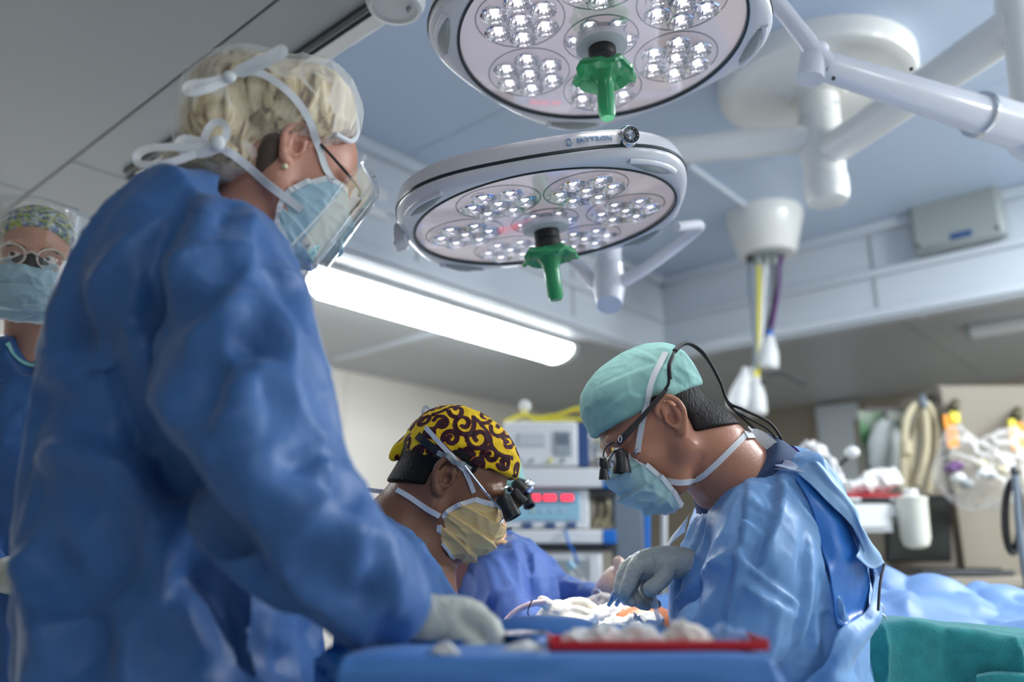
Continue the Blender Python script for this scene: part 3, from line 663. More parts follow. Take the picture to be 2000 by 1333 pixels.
# light the lamps give on the field
for c_, pw in ((c1, 46), (c2, 34)):
    l = bpy.data.lights.new('lamp_beam', 'SPOT'); l.energy = pw; l.spot_size = math.radians(34); l.spot_blend = .6; l.shadow_soft_size = .16; l.color = (1, .97, .93)
    o = bpy.data.objects.new('lamp_beam', l); C.objects.link(o); o.location = c_-np.array([0, 0, .19]); dd = Vector(P(1190, 1205, 1.6))-o.location; o.rotation_euler = dd.to_track_quat('-Z', 'Y').to_euler()
# ================================================================ people
class Fr:      # head frame: x forward, y left, z up
    def __init__(s, c, fwd, up=(0, 0, 1), sc=1.0):
        s.c = np.asarray(c, float); s.x = unit(fwd); s.y = unit(np.cross(up, s.x)); s.z = np.cross(s.x, s.y); s.s = sc; s.R = np.array([s.x, s.y, s.z])
    def w(s, p): return s.c + s.s*(np.atleast_2d(np.asarray(p, float))@s.R)
    def w1(s, p): return s.w(p)[0]
    def l(s, q): return ((np.atleast_2d(np.asarray(q, float))-s.c)@s.R.T)/s.s
    def l1(s, q): return s.l(q)[0]
def head_frame(px, py, Y, pitch, yaw, roll=0, sc=1.0):
    """yaw 0 faces the right of the picture, 90 away, 180 left, -90 the camera; pitch bows the head"""
    a = math.radians(yaw); p = math.radians(pitch); f = np.array([math.cos(a)*math.cos(p), math.sin(a)*math.cos(p), -math.sin(p)])
    up = np.array([math.cos(a)*math.sin(p), math.sin(a)*math.sin(p), math.cos(p)]); sd = np.cross(up, f); r = math.radians(roll); up = up*math.cos(r)+sd*math.sin(r)
    return Fr(P(px, py, Y), f, up, sc)
def head_by_ear(px, py, Y, pitch, yaw, roll=0, sc=1.0, side=1):
    """place the head so that the ear on the lens side lies at the pixel"""
    fr = head_frame(px, py, Y, pitch, yaw, roll, sc); e = fr.w1((-.012, .082*side, -.004))-fr.c; fr.c = P(px, py, Y+e[1])-e; return fr
def head_mesh(fr, neck, h=.0026, trunk=None, ears=True):
    """neck: list of (world point, radius); trunk the same, for the upper body under the gown"""
    nk = [fr.l1(p) for p, r in neck]; L = np.array([[-.14, -.12, -.17], [.16, .12, .16]]); nn = np.array(nk); rm = max(r for p, r in neck)/fr.s+.02
    lo = np.minimum(L[0], nn.min(0)-rm); hi = np.maximum(L[1], nn.max(0)+rm); f = Field(lo, hi, h/fr.s)
    f.ell((-.014, 0, .034), (.098, .077, .088)); f.ell((.018, 0, -.005), (.078, .067, .098), k=.02)
    f.ell((.045, 0, -.052), (.045, .048, .06), k=.02)
    for s in (-1, 1):
        f.chain([(-.008, .060*s, -.02), (.0, .057*s, -.062), (.038, .036*s, -.096), (.072, .012*s, -.108)], [.013, .016, .016, .014], k=.022)
        f.ell((.062, .044*s, -.028), (.022, .02, .018), k=.02)                          # cheekbone
        f.chain([(.086, .012*s, .02), (.084, .034*s, .022), (.07, .054*s, .014)], [.007, .008, .006], k=.014)   # brow
        f.ell((.1, .032*s, .001), (.018, .017, .012), k=.014, op='s')                   # eye socket
        f.ell((.078, .032*s, .0), (.0135, .0135, .0135), k=.004)                        # lids over the eyeball
        f.ell((.104, .0115*s, -.043), (.009, .006, .006), k=.006)                       # nostril wing
    f.cone((.088, 0, .012), (.113, 0, -.036), .0075, .0105, k=.012); f.ell((.112, 0, -.039), (.0115, .011, .009), k=.008)
    f.ell((.088, 0, -.066), (.012, .022, .006), k=.006); f.ell((.086, 0, -.077), (.012, .018, .007), k=.006); f.ell((.102, 0, -.0715), (.014, .02, .0016), k=.004, op='s')
    f.ell((.074, 0, -.105), (.018, .02, .014), k=.014)
    f.chain([(-.03, 0, -.03)]+nk, [.052/fr.s]+[r/fr.s for p, r in neck], k=.03, n=10)
    for s in (-1, 1):                                                                      # ears
        if not ears: continue
        o = np.array([-.006, .075*s, -.006]); ty = .012*s
        Re = rotm((.94, .3*s, .12), (-.28*s*1., 1*1., 0), (-.12, 0, 1))
        f.ell(o+[-.006, .004*s, 0], (.017, .0065, .029), Re, k=.006)
        hel = [(.012, -.001*s, .006), (.012, .004*s, .02), (.002, .010*s, .031), (-.014, .014*s, .029), (-.024, .015*s, .014), (-.024, .013*s, -.004), (-.015, .009*s, -.02), (-.004, .004*s, -.031), (.004, .001*s, -.03)]
        f.chain([o+q for q in hel], [.003, .0036, .0042, .0045, .0045, .004, .0042, .0062, .0045], k=.004, n=22)
        f.ell(o+[-.007, .0135*s, .013], (.0115, .0065, .013), Re, k=.003, op='s'); f.ell(o+[-.001, .012*s, -.005], (.0088, .011, .0115), Re, k=.003, op='s')
        f.chain([o+[-.013, .010*s, .014], o+[-.014, .0105*s, -.002], o+[-.008, .009*s, -.015]], [.0022, .003, .003], k=.004, n=8)
        f.ell(o+[.009, .004*s, -.004], (.0035, .005, .0065), k=.003)
    V, F = f.mesh(); V = relax(V, F, 1); return fr.w(V), F
def mask_mesh(fr, puff=1.0, edge=None, side=1, top=.004, wob=.0, low=1.0):
    """pleated mask in the head frame"""
    E = np.array(edge or [(.054, .066, -.014), (.030, .068, -.05), (.022, .064, -.082), (.036, .054, -.116)])
    Cn = np.array([(.097, 0, top), (.130*puff, 0, -.034), (.132*puff, 0, -.068), (.118*puff, 0, -.104), (.083*puff, 0, -.134)]); Cn[1:, 2] *= low; E[1:, 2] *= low
    nt, ns = 60, 61; e = cr(E, nt); c = cr(Cn, nt); G = np.zeros((nt, ns, 3)); t = np.linspace(0, 1, nt)
    for j, s in enumerate(np.linspace(-1, 1, ns)):
        a = s*PI/2; cc = math.cos(a)**.75 if math.cos(a) > 0 else 0; ss = math.sin(a)
        G[:, j, 0] = e[:, 0]+(c[:, 0]-e[:, 0])*cc; G[:, j, 2] = e[:, 2]+(c[:, 2]-e[:, 2])*cc; G[:, j, 1] = e[:, 1]*ss
    du = np.gradient(G, axis=0); dv = np.gradient(G, axis=1); N = np.cross(dv, du); N /= np.linalg.norm(N, axis=2)[..., None]+1e-9
    if (N[:, ns//2, 0]).mean() < 0: N = -N
    S_ = np.linspace(-1, 1, ns)[None, :]; T_ = t[:, None]+0*S_
    pl = ((T_*3.6+.25) % 1.0); d = (.011*(1-pl)**1.3-.004)*(1-.35*np.abs(S_))*np.clip(T_*8, 0, 1)*np.clip((1-T_)*6, 0, 1)
    cz = crumple((G+N*0).reshape(-1, 3), N.reshape(-1, 3), .032, .0038+wob, (1, 1, 1), 5)[0].reshape(G.shape)
    G = cz+N*(d+.0015)[..., None]
    V = fr.w(G.reshape(-1, 3)); Nn = N.reshape(-1, 3)@fr.R; k = nt*ns
    V2 = V-Nn*.0012; F = []
    for i in range(nt-1):
        for j in range(ns-1): a = i*ns+j; F.append((a, a+ns, a+ns+1, a+1)); F.append((k+a, k+a+1, k+a+ns+1, k+a+ns))
    bd = list(range(ns))+[i*ns+ns-1 for i in range(1, nt)]+[(nt-1)*ns+j for j in range(ns-2, -1, -1)]+[i*ns for i in range(nt-2, 0, -1)]
    for a, b in zip(bd, bd[1:]+bd[:1]): F.append((a, b, k+b, k+a))
    g = V.reshape(nt, ns, 3)
    return np.vstack([V, V2]), F, g, Nn.reshape(nt, ns, 3)
def mask_part(fr, parent, m, **k):
    V, F, g, N = mask_mesh(fr, **k); o = mesh('mask', V, F, m, parent, smooth=True)
    mb = MB()
    for jj in (0, -1): mb.ribbon(g[:, jj], N[:, jj], .008*fr.s, .0012)
    mb.ribbon(g[0], N[0], .009*fr.s, .0012); mb.ribbon(g[-1], N[-1], .005*fr.s, .0012)
    build(mb, 'mask_binding', M_['tape'], o); return o, V, F
def strap(name, pts, bv, w, m, parent, off=.002, k=40, Y=None, t=.001, sm=3, twist=False):
    """flat tape along a pixel line, lying on the surfaces under it (or at depth Y)"""
    q = cr([p[:2] for p in pts], k); ys = None
    Ys = [p[2] if len(p) > 2 else None for p in pts]; p3 = []; ns = []; okk = []
    tt = np.linspace(0, len(pts)-1, k)
    for i, (x, y) in enumerate(q):
        a = min(int(tt[i]), len(pts)-2); f = tt[i]-a
        if Ys[a] is not None and Ys[a+1] is not None:
            h = P(x, y, Ys[a]*(1-f)+Ys[a+1]*f); n = unit(O0-h); hit = True
        else:
            h, n = cast(bv, x, y)
            if h is not None:
                if n@(O0-h) < 0: n = -n
                h = h+n*off; hit = True
            else: hit = False
        p3.append(h if hit else None); ns.append(n if hit else None); okk.append(hit)
    good = [i for i in range(k) if okk[i]]
    if not good: return None
    for i in range(k):
        if not okk[i]:
            j = min(good, key=lambda g: abs(g-i)); Yv = p3[j][1]; p3[i] = P(q[i][0], q[i][1], Yv); ns[i] = unit(O0-p3[i])
    p3 = np.array(p3); ns = np.array(ns)
    for _ in range(sm): p3[1:-1] = .5*p3[1:-1]+.25*(p3[:-2]+p3[2:]); ns[1:-1] = .5*ns[1:-1]+.25*(ns[:-2]+ns[2:])
    mb = MB(); mb.ribbon(p3, ns, w, t); return build(mb, name, m, parent)
def wire(name, pts, r, m, parent, n=8, k=40, off=None, bv=None, label=None):
    p3 = []
    for p in pts:
        if len(p) > 2: p3.append(P(*p))
        else:
            h, nn = cast(bv, *p)
            p3.append(h+(nn if nn@(O0-h) > 0 else -nn)*(off or r))
    return build(MB().tube(p3, r, n, k), name, m, parent, label=label)
def gp(bv, px, py, off, Yf):
    h, n = cast(bv, px, py)
    return P(px, py, Yf) if h is None else h+(n if n@(O0-h) > 0 else -n)*off
def gown_field(rows, h, zlo=None, k=.05, arms=(), pad=.1, floor_z=None, shrink=.006):
    """rows: (py, xl, xr, Y, half depth)"""
    E_ = []
    rr = np.array(rows, float); n = max(14, int((rr[-1, 0]-rr[0, 0])/18)); yy = np.linspace(rr[0, 0], rr[-1, 0], n); q = np.stack([yy]+[np.interp(yy, rr[:, 0], rr[:, i]) for i in range(1, 5)], 1)
    for py, xl, xr, Y, hd in q:
        r1, r2 = ray(xl, py), ray(xr, py); m1, m2 = r1[0]/r1[1], r2[0]/r2[1]; b = hd; lo_, hi_ = 0., .6
        while b > .02 and (m2-m1)*Y < (abs(m1)+abs(m2))*b+.05: b *= .9
        for _ in range(30):       # the width that makes the rounded body fill just that much of the view
            a = (lo_+hi_)/2
            if math.hypot(a, m1*b)+math.hypot(a, m2*b) > (m2-m1)*Y: hi_ = a
            else: lo_ = a
        cx = m1*Y+math.hypot(a, m1*b); c = P((xl+xr)/2, py, Y); c[0] = cx; E_.append((c, (max(.015, a-shrink), b, .030)))
    pts = np.array([e[0] for e in E_]); rad = np.array([e[1] for e in E_])
    lo = (pts-rad).min(0); hi = (pts+rad).max(0)
    for A in arms:
        for (x, y, Y, r) in A:
            c = P(x, y, Y); r_ = r*M(x, y, Y); lo = np.minimum(lo, c-r_); hi = np.maximum(hi, c+r_)
    f = Field(lo-.05, hi+.05, h)
    for c, r in E_: f.ell(c, r, k=k*.25)
    for A in arms:
        f.chain([P(x, y, Y) for x, y, Y, r in A], [r*M(x, y, Y)/np.linalg.norm(ray(x, y))-shrink*.5 for x, y, Y, r in A], k=.03, n=len(A)*3)
    return f
def finish(f, fl, cr1=None, cr2=None, extra=None):
    V, F = f.mesh(); V = relax(V, F, 1)
    for c_ in (cr1, cr2):
        if c_: N = outward(V, F, vnormals(V, F)); V, N = crumple(V, N, *c_)
    if fl: V, N = folds(V, F, fl)
    if extra: V = extra(V, F)
    return V, F
def hand(f_pts, fingers, h=.0022, k=.006):
    """palm chain and finger chains: (px, py, Y, r_px)"""
    allp = [p for c in [f_pts]+fingers for p in c]; W_ = np.array([P(*p[:3]) for p in allp]); rr = max(p[3]*M(*p[:3]) for p in allp)
    f = Field(W_.min(0)-rr-.015, W_.max(0)+rr+.015, h)
    f.chain([P(*p[:3]) for p in f_pts], [p[3]*M(*p[:3]) for p in f_pts], k=.012, n=len(f_pts)*3)
    for c in fingers: f.chain([P(*p[:3]) for p in c], [p[3]*M(*p[:3]) for p in c], k=k, n=len(c)*3)
    V, F = f.mesh(); V = relax(V, F, 1); N = outward(V, F, vnormals(V, F)); V, N = crumple(V, N, .014, .0011, (1, 1, 1), 3); return V, F
def shell_field(fr, lo, hi, h=.0026): return Field(np.array(lo), np.array(hi), h/fr.s)
def legs(parent, xy, yaw, m, ztop):
    """trousers and shoes under the gown"""
    a = math.radians(yaw); fw = np.array([math.cos(a), math.sin(a), 0]); sd = np.array([-fw[1], fw[0], 0]); b = np.array([xy[0], xy[1], 0.])
    for s in (-1, 1):
        q = b+sd*.1*s; build(MB().tube([q+[0, 0, ztop], q+fw*.02+[0, 0, .48], q+[0, 0, .08]], [.085, .062, .05], 14, 12), 'trouser_leg', M_['scrub'], parent)
        mb = MB(); mb.ell(q+fw*.05+[0, 0, .045], (.13, .048, .045), 16, 8, fw, sd, (0, 0, 1)); build(mb, 'shoe', M_['white'], parent)
def eye(fr, parent, s, col=(.05, .025, .012)):
    X, Y, Z = fr.R; c = fr.w1((.0815, .032*s, .0)); o = build(MB().ell(c, (.012,)*3, 18, 12), 'eye', M_['eye_white'], parent)
    g = unit(fr.w1((1, -.35, .25))-fr.c); mb = MB(); mb.ell(c+g*.0105, (.0055, .0055, .0026), 16, 8, np.cross(g, Z), Z, g); build(mb, 'iris', M_['iris'], o)
M_['eye_white'] = mat('eye_white', (.75, .73, .7), .2); M_['iris'] = mat('iris_brown', (.035, .016, .008), .1)
# ---------------------------------------------------------------- surgeon at the right (pale green cap)
E = thing('person', 'surgeon at right in pale green cap and light blue gown, bowed over the operating table', 'person', (.46, 1.5, 0))
fe = head_by_ear(1312, 808, 1.42, 37, 182, 0, 1.0, 1)
Vh, Fh = head_mesh(fe, [(P(1392, 888, 1.43), .058), (P(1450, 960, 1.46), .07), (P(1500, 1060, 1.5), .10), (P(1500, 1160, 1.5), .12)])
# tendons of the neck
Nh = vnormals(Vh, Fh); Vh, _ = folds(Vh, Fh, [([(1385, 905), (1372, 935), (1366, 968)], .0035, .004, 'r'), ([(1396, 905), (1385, 940), (1376, 972)], .003, .004, 'r'), ([(1376, 880), (1362, 920), (1358, 960)], -.003, .004, 'r'),
   ([(1330, 850), (1350, 862), (1368, 880)], .002, .006, 'r')])
be = mesh('body', Vh, Fh, M_['skin_e'], E)
def part_field(fr, V, pad=.03): l = fr.l(V); return l
def head_shape(f, g):
    """skull and face grown by g, for hair and caps"""
    f.ell((-.014, 0, .034), (.098+g, .077+g, .088+g)); f.ell((.018, 0, -.005), (.078+g, .067+g, .098+g), k=.02)
def hair_mesh(fr, cuts, neck=None, g=.004, extra=()):
    f = Field((-.15, -.12, -.17), (.15, .12, .16), .0026/fr.s); head_shape(f, g)
    if neck: f.chain([(-.03, 0, -.03)]+[fr.l1(p) for p, r in neck], [.054+g*.5]+[r/fr.s+g*.4 for p, r in neck], k=.03, n=8)
    for e in extra: f.ell(*e[0:2], k=.01, op=e[2] if len(e) > 2 else 'u')
    for p, n in cuts: f.cut(p, n, .004)
    V, F = f.mesh(); V = relax(V, F, 1); return fr.w(V), F
# hair below the cap
ne = [(P(1392, 888, 1.43), .058)]
V, F = hair_mesh(fe, [((.028, 0, 0), (1, 0, .05)), ((-.03, 0, -.052), (.45, 0, -1)), ((0, 0, .05), (0, 0, 1))], ne, .002,
   [((-.002, .085, -.018), (.034, .05, .046), 's'), ((-.002, -.085, -.018), (.034, .05, .046), 's'), ((.02, 0, -.08), (.06, .12, .06), 's')])
mesh('hair', V, F, M_['hair_dark'], E)
# cap
f = Field((-.17, -.13, -.1), (.17, .13, .2), .0026/fe.s)
f.ell((-.014, 0, .038), (.104, .086, .096)); f.ell((.030, 0, .068), (.068, .074, .062), k=.02); f.ell((.050, 0, .036), (.050, .068, .044), k=.02); f.ell((-.066, 0, .060), (.052, .066, .056), k=.02)
f.cut((.0, 0, .024), (.20, 0, -1), .006)
for s in (-1, 1): f.ell((.0, .1*s, .0), (.034, .06, .04), k=.01, op='s')
V, F = f.mesh(); V = fe.w(relax(V, F, 1)); N = outward(V, F, vnormals(V, F)); V, N = crumple(V, N, .05, .0016, (1, 1, 1), 11)
V, N = folds(V, F, [([(1160, 760), (1215, 735), (1270, 715), (1300, 712)], .004, .008, 'f'), ([(1175, 700), (1220, 690), (1270, 705)], .003, .006, 'r'), ([(1200, 680), (1250, 690), (1290, 715)], .003, .005, 'r'),
    ([(1320, 715), (1350, 735), (1385, 755)], .004, .006, 'r'), ([(1315, 740), (1350, 760), (1380, 775)], .003, .006, 'v'), ([(1325, 690), (1360, 705), (1390, 735)], .004, .006, 'r'), ([(1345, 688), (1375, 715)], .003, .005, 'v'),
    ([(1270, 790), (1290, 770), (1320, 755)], .002, .006, 'r'), ([(1168, 840), (1230, 810), (1265, 790)], .0015, .01, 'r')])
cape = mesh('cap', V, F, M_['cap_green'], E, label='pale green disposable cap')
Ve, Fe = V, F
mo, Vm, Fm = mask_part(fe, E, M_['mask_green'], top=-.004, edge=[(.080, .052, -.02), (.068, .060, -.06), (.062, .058, -.094), (.062, .046, -.136)], puff=.965, low=.97)
allV = np.vstack([Vh, Ve, Vm]); allF = [tuple(f_) for f_ in Fh]+[tuple(int(i)+len(Vh) for i in f_) for f_ in Fe]+[tuple(int(i)+len(Vh)+len(Ve) for i in f_) for f_ in Fm]
be_ = BVHTree.FromPolygons(allV.tolist(), [tuple(int(i) for i in f_) for f_ in allF])
strap('tie', [(1246, 884), (1252, 840), (1262, 790), (1275, 740), (1300, 690)], be_, .0095, M_['tape'], mo)
strap('tie', [(1302, 939), (1330, 943), (1362, 936), (1390, 915), (1418, 888), (1454, 852)], be_, .0095, M_['tape'], mo)
strap('tie', [(1454, 852), (1480, 856), (1510, 880), (1546, 912)], be_, .014, M_['tape'], mo, off=.004)
strap('tie', [(1456, 846), (1478, 844), (1505, 860), (1530, 885)], be_, .010, M_['tape'], mo, off=.01)
strap('tie', [(1368, 690), (1396, 722), (1412, 755), (1424, 790)], be_, .012, M_['tape'], mo, off=.004)
# scrub top under the gown
f = Field(P(1350, 1120, 1.62)-[.1, .25, .05], P(1620, 850, 1.5)+[.05, .15, .1], .0045)
f.chain([P(1425, 915, 1.45), P(1475, 962, 1.47), P(1500, 1060, 1.5)], [.070, .090, .11], k=.03, n=8)
f.cut(P(1440, 912, 1.44), unit(P(1400, 868, 1.43)-P(1455, 935, 1.46)), .004)
V, F = f.mesh(); V = relax(V, F, 2); mesh('scrub_top', V, F, M_['scrub'], E, label='navy scrub top collar')
# gown
gf = gown_field([(902, 1500, 1592, 1.50, .10), (918, 1466, 1622, 1.50, .14), (940, 1420, 1640, 1.50, .155), (965, 1378, 1654, 1.50, .165), (1000, 1348, 1666, 1.50, .178), (1060, 1330, 1690, 1.5, .185), (1130, 1300, 1700, 1.5, .19), (1200, 1296, 1706, 1.5, .19), (1270, 1312, 1704, 1.5, .2), (1340, 1330, 1700, 1.5, .2), (1600, 1340, 1720, 1.5, .2), (1980, 1330, 1730, 1.5, .21)], .005,
   arms=[[(1470, 1000, 1.40, 58), (1490, 1060, 1.34, 84), (1480, 1140, 1.31, 92), (1462, 1210, 1.30, 84), (1410, 1232, 1.31, 64), (1368, 1240, 1.34, 44)]])
nb = P(1410, 905, 1.44); gf.chain([P(1370, 850, 1.43), P(1440, 935, 1.45), P(1500, 1030, 1.47)], [.05, .062, .062], k=.012, op='s')
FE = [([(1456, 930), (1453, 1000), (1446, 1060), (1436, 1120), (1412, 1215)], 0.0135, .012, 'g'),
      ([(1520, 925), (1516, 1000), (1500, 1050), (1480, 1115)], 0.0189, .014, 'g'),
      ([(1530, 940), (1560, 990), (1590, 1030), (1600, 1100), (1640, 1180), (1660, 1240)], 0.0216, .016, 'f'),
      ([(1575, 1040), (1572, 1100), (1570, 1165), (1560, 1220), (1552, 1270)], 0.0216, .014, 'g'),
      ([(1446, 1065), (1450, 1085), (1500, 1130), (1540, 1160), (1566, 1178)], 0.0189, .013, 'f'),
      ([(1452, 1112), (1500, 1150), (1555, 1196)], 0.0135, .012, 'v'),
      ([(1455, 1145), (1500, 1175), (1558, 1204)], 0.0162, .012, 'r'),
      ([(1440, 1028), (1462, 1022), (1500, 1044)], 0.0135, .012, 'f'),
      ([(1370, 1000), (1345, 1060), (1315, 1110), (1298, 1130)], 0.0135, .014, 'r'),
      ([(1384, 990), (1378, 1050), (1352, 1100), (1330, 1150), (1322, 1210)], 0.0162, .014, 'g'),
      ([(1432, 1080), (1390, 1110), (1345, 1160), (1325, 1185)], 0.0149, .010, 'r'),
      ([(1390, 1104), (1425, 1108)], 0.0081, .006, 'r'),
      ([(1378, 1122), (1360, 1170), (1345, 1210)], 0.0108, .012, 'v'),
      ([(1415, 1215), (1430, 1250), (1460, 1275)], 0.0121, .014, 'r'),
      ([(1466, 950), (1500, 985), (1514, 1015)], 0.0054, .008, 'r'), ([(1470, 990), (1500, 1005)], 0.0054, .006, 'v'), ([(1462, 965), (1490, 1000)], 0.0041, .006, 'r'),
      ([(1592, 1130), (1585, 1190), (1598, 1290)], 0.0108, .010, 'r'), ([(1630, 1160), (1640, 1200), (1630, 1290)], 0.0108, .010, 'r'), ([(1612, 1180), (1610, 1230), (1612, 1290)], 0.0081, .008, 'v'),
      ([(1585, 1190), (1620, 1192), (1645, 1200)], 0.0068, .007, 'r'),
      ([(1640, 1000), (1665, 1060), (1682, 1130), (1684, 1180)], 0.0095, .014, 'v'),
      ([(1300, 1100), (1330, 1140), (1330, 1170)], 0.0068, .010, 'v')]
V, F = finish(gf, FE, (.12, .007, (1, 1, .4), 21, .3), (.04, .0015, (1, 1, .8), 4, .35)); g_e = bvh_of(V, F)
ge = mesh('gown', V, F, M_['gown_light'], E)
ribE = [(1372, 974), (1400, 954), (1432, 936), (1462, 920), (1484, 908)]
strap('collar_binding', [(x+2, y+3) for x, y in ribE], g_e, .006, M_['purple_trim'], ge, off=.002)
strap('collar_binding', [(1546, 905, 1.40), (1556, 893, 1.42), (1544, 880, 1.45), (1530, 884, 1.46)], g_e, .018, M_['purple_trim'], ge)
# opened back: saturated inner layer, pale outer panel that curls under
def grid(rows, offs, Yf): return [[gp(g_e, x, y, o_, Yf) for x, y in r] for r, o_ in zip(rows, offs)]
fl = MB(); fl.sheet(grid([[(1552, 938), (1562, 934), (1574, 930)], [(1574, 975), (1592, 975), (1612, 975)], [(1594, 1020), (1620, 1024), (1648, 1030)], [(1606, 1080), (1640, 1084), (1676, 1090)], [(1616, 1130), (1650, 1134), (1690, 1134)], [(1630, 1190), (1655, 1190), (1684, 1186)], [(1636, 1225), (1648, 1222), (1660, 1216)]], [.007]*7, 1.42), .0012, 60, 24, wob=lambda B, u, v: .002*vnoise(B*30))
build(fl, 'inner_layer', mat('saturated_blue_cloth', srgb(48, 118, 200), .35, bump=[('noise', 14, .006, (1, 1, .5))]), ge, smooth=True, label='saturated blue inner layer of the open gown back')
G = grid([[(1482, 900), (1505, 904), (1530, 908), (1548, 914)], [(1496, 912), (1522, 920), (1550, 926), (1572, 928)], [(1520, 924), (1545, 930), (1566, 932), (1590, 934)]], [.010, .012, .010], 1.43)
fl = MB(); fl.sheet(G, .0012, 16, 24); build(fl, 'collar_flap', mat('white_gown_lining', srgb(206, 218, 240), .5), ge, smooth=True, label='white lining turned out at the collar')
G = [[gp(g_e, 1552, 926, .012, 1.46), gp(g_e, 1575, 918, .014, 1.47), gp(g_e, 1598, 912, .012, 1.50), P(1620, 916, 1.56)],
     [gp(g_e, 1572, 950, .016, 1.44), gp(g_e, 1595, 948, .02, 1.45), gp(g_e, 1620, 950, .018, 1.48), P(1648, 960, 1.54)],
     [gp(g_e, 1606, 990, .018, 1.43), gp(g_e, 1628, 995, .024, 1.44), gp(g_e, 1648, 1000, .02, 1.47), P(1668, 1010, 1.54)],
     [gp(g_e, 1640, 1030, .018, 1.42), gp(g_e, 1652, 1036, .026, 1.42), gp(g_e, 1664, 1040, .022, 1.46), P(1678, 1050, 1.54)],
     [gp(g_e, 1656, 1062, .020, 1.41), gp(g_e, 1668, 1070, .03, 1.41), gp(g_e, 1684, 1074, .026, 1.45), P(1700, 1086, 1.54)],
     [gp(g_e, 1651, 1088, .022, 1.40), gp(g_e, 1670, 1096, .034, 1.40), gp(g_e, 1690, 1102, .03, 1.44), P(1719, 1128, 1.52)]]
fl = MB(); fl.sheet(G, .0015, 60, 40, wob=lambda B, u, v: .003*vnoise(B*18)+.0015*vnoise(B*50)); build(fl, 'back_flap', mat('pale_gown_cloth', srgb(152, 194, 236), .5, sheen=.1, bump=[('noise', 16, .005, (1, 1, .6)), ('noise', 900, .0002, (1, 1, 1))]), ge, smooth=True, label='pale outer flap of the gown')
G = [[gp(g_e, 1684, 1104, .016, 1.42), gp(g_e, 1700, 1110, .02, 1.43), P(1718, 1126, 1.50), P(1714, 1124, 1.60)],
     [gp(g_e, 1690, 1140, .014, 1.41), gp(g_e, 1704, 1146, .02, 1.42), P(1721, 1152, 1.49), P(1714, 1150, 1.60)],
     [gp(g_e, 1672, 1190, .016, 1.40), gp(g_e, 1692, 1194, .024, 1.40), P(1714, 1196, 1.48), P(1706, 1200, 1.60)],
     [gp(g_e, 1640, 1232, .018, 1.38), gp(g_e, 1664, 1240, .028, 1.38), P(1694, 1240, 1.46), P(1700, 1240, 1.58)],
     [gp(g_e, 1598, 1286, .02, 1.36), gp(g_e, 1636, 1292, .03, 1.36), P(1688, 1290, 1.44), P(1702, 1290, 1.58)],
     [gp(g_e, 1560, 1340, .02, 1.35), gp(g_e, 1620, 1346, .032, 1.35), P(1700, 1345, 1.43), P(1712, 1340, 1.56)],
     [P(1550, 1430, 1.27), P(1620, 1430, 1.30), P(1712, 1430, 1.42), P(1720, 1430, 1.56)]]
fl = MB(); fl.sheet(G, .0015, 60, 30, wob=lambda B, u, v: .004*vnoise(B*14)+.0015*vnoise(B*50)); build(fl, 'back_flap', M_['gown_light'], ge, smooth=True, label='lower edge of the gown flap folding forward')
q = [gp(g_e, x, y, .03, 1.40) for x, y in ((1690, 1102), (1686, 1140), (1678, 1190))]; build(MB().tube(q, .0022, 8, 20), 'gown_tie', M_['rubber'], ge)
# translucent film edge at the gown's front
fl = MB(); G = [[P(1352, 1004, 1.44), P(1340, 1020, 1.5), P(1338, 1040, 1.56)], [P(1326, 1040, 1.44), P(1312, 1050, 1.5), P(1308, 1066, 1.56)], [P(1300, 1090, 1.44), P(1296, 1090, 1.5), P(1296, 1100, 1.56)], [P(1284, 1150, 1.40), P(1280, 1150, 1.46), P(1285, 1150, 1.52)], [P(1290, 1200, 1.37), P(1277, 1190, 1.43), P(1280, 1190, 1.5)], [P(1316, 1250, 1.34), P(1298, 1240, 1.40), P(1290, 1240, 1.48)]]
fl.sheet(G, .001, 40, 20, wob=lambda B, u, v: .003*vnoise(B*22)); build(fl, 'front_film', M_['film'], ge, smooth=True, label='translucent front edge of the gown')
legs(E, (.48, 1.55), 180, None, .5)
# loupes: frame, telescopes, cable
lp = build(MB().tube([P(1302, 760, 1.325), P(1285, 780, 1.325), P(1250, 820, 1.33), P(1222, 850, 1.335), P(1207, 868, 1.34)], [.0035, .004, .0045, .0065, .005], 10, 30), 'loupe_glasses', M_['black'], E)
for s in (-1, 1):
    c = fe.w1((.112, .033*s, -.010)); mb = MB(); X, Y_, Z = fe.R
    mb.lathe([(.024, -.001), (.026, 0), (.024, .001)], c, Y_, Z, X, n=28, sy=.72); build(mb, 'lens', M_['clear'], lp)
    mb = MB(); mb.tube([c+(Y_*.025*math.cos(a)+Z*.018*math.sin(a)) for a in np.linspace(0, 2*PI, 25)], .0013, 6); build(mb, 'rim', M_['chrome'], lp)
    dn = unit(P(1214, 922, 1.35)-P(1212, 880, 1.35)) if s == 1 else unit(P(1214, 922, 1.35)-P(1212, 880, 1.35))
    b0 = P(1213, 884, 1.36) if s == 1 else P(1200, 884, 1.47)
    xx = unit(np.cross(dn, [0, 1, 0])); yy = np.cross(dn, xx)
    mb = MB(); mb.lathe([(.004, -.006), (.009, -.002), (.011, .0), (.0135, .02), (.0155, .030), (.0155, .034), (.013, .034), (.012, .03)], b0, xx, yy, dn, n=24); build(mb, 'telescope', M_['black'], lp)
    mb = MB(); mb.lathe([(.0125, .031), (.001, .0325)], b0, xx, yy, dn, n=20, capa=False); build(mb, 'telescope_lens', M_['reflector'], lp)
build(MB().tube([P(1196, 878, 1.36), P(1212, 880, 1.365), P(1226, 892, 1.36)], [.004, .006, .004], 10, 10), 'bridge_bar', M_['chrome'], lp)
build(MB().tube([P(1232, 885, 1.36), P(1240, 886, 1.35), P(1246, 878, 1.345)], .002, 8, 8), 'nose_pad_arm', M_['chrome'], lp)
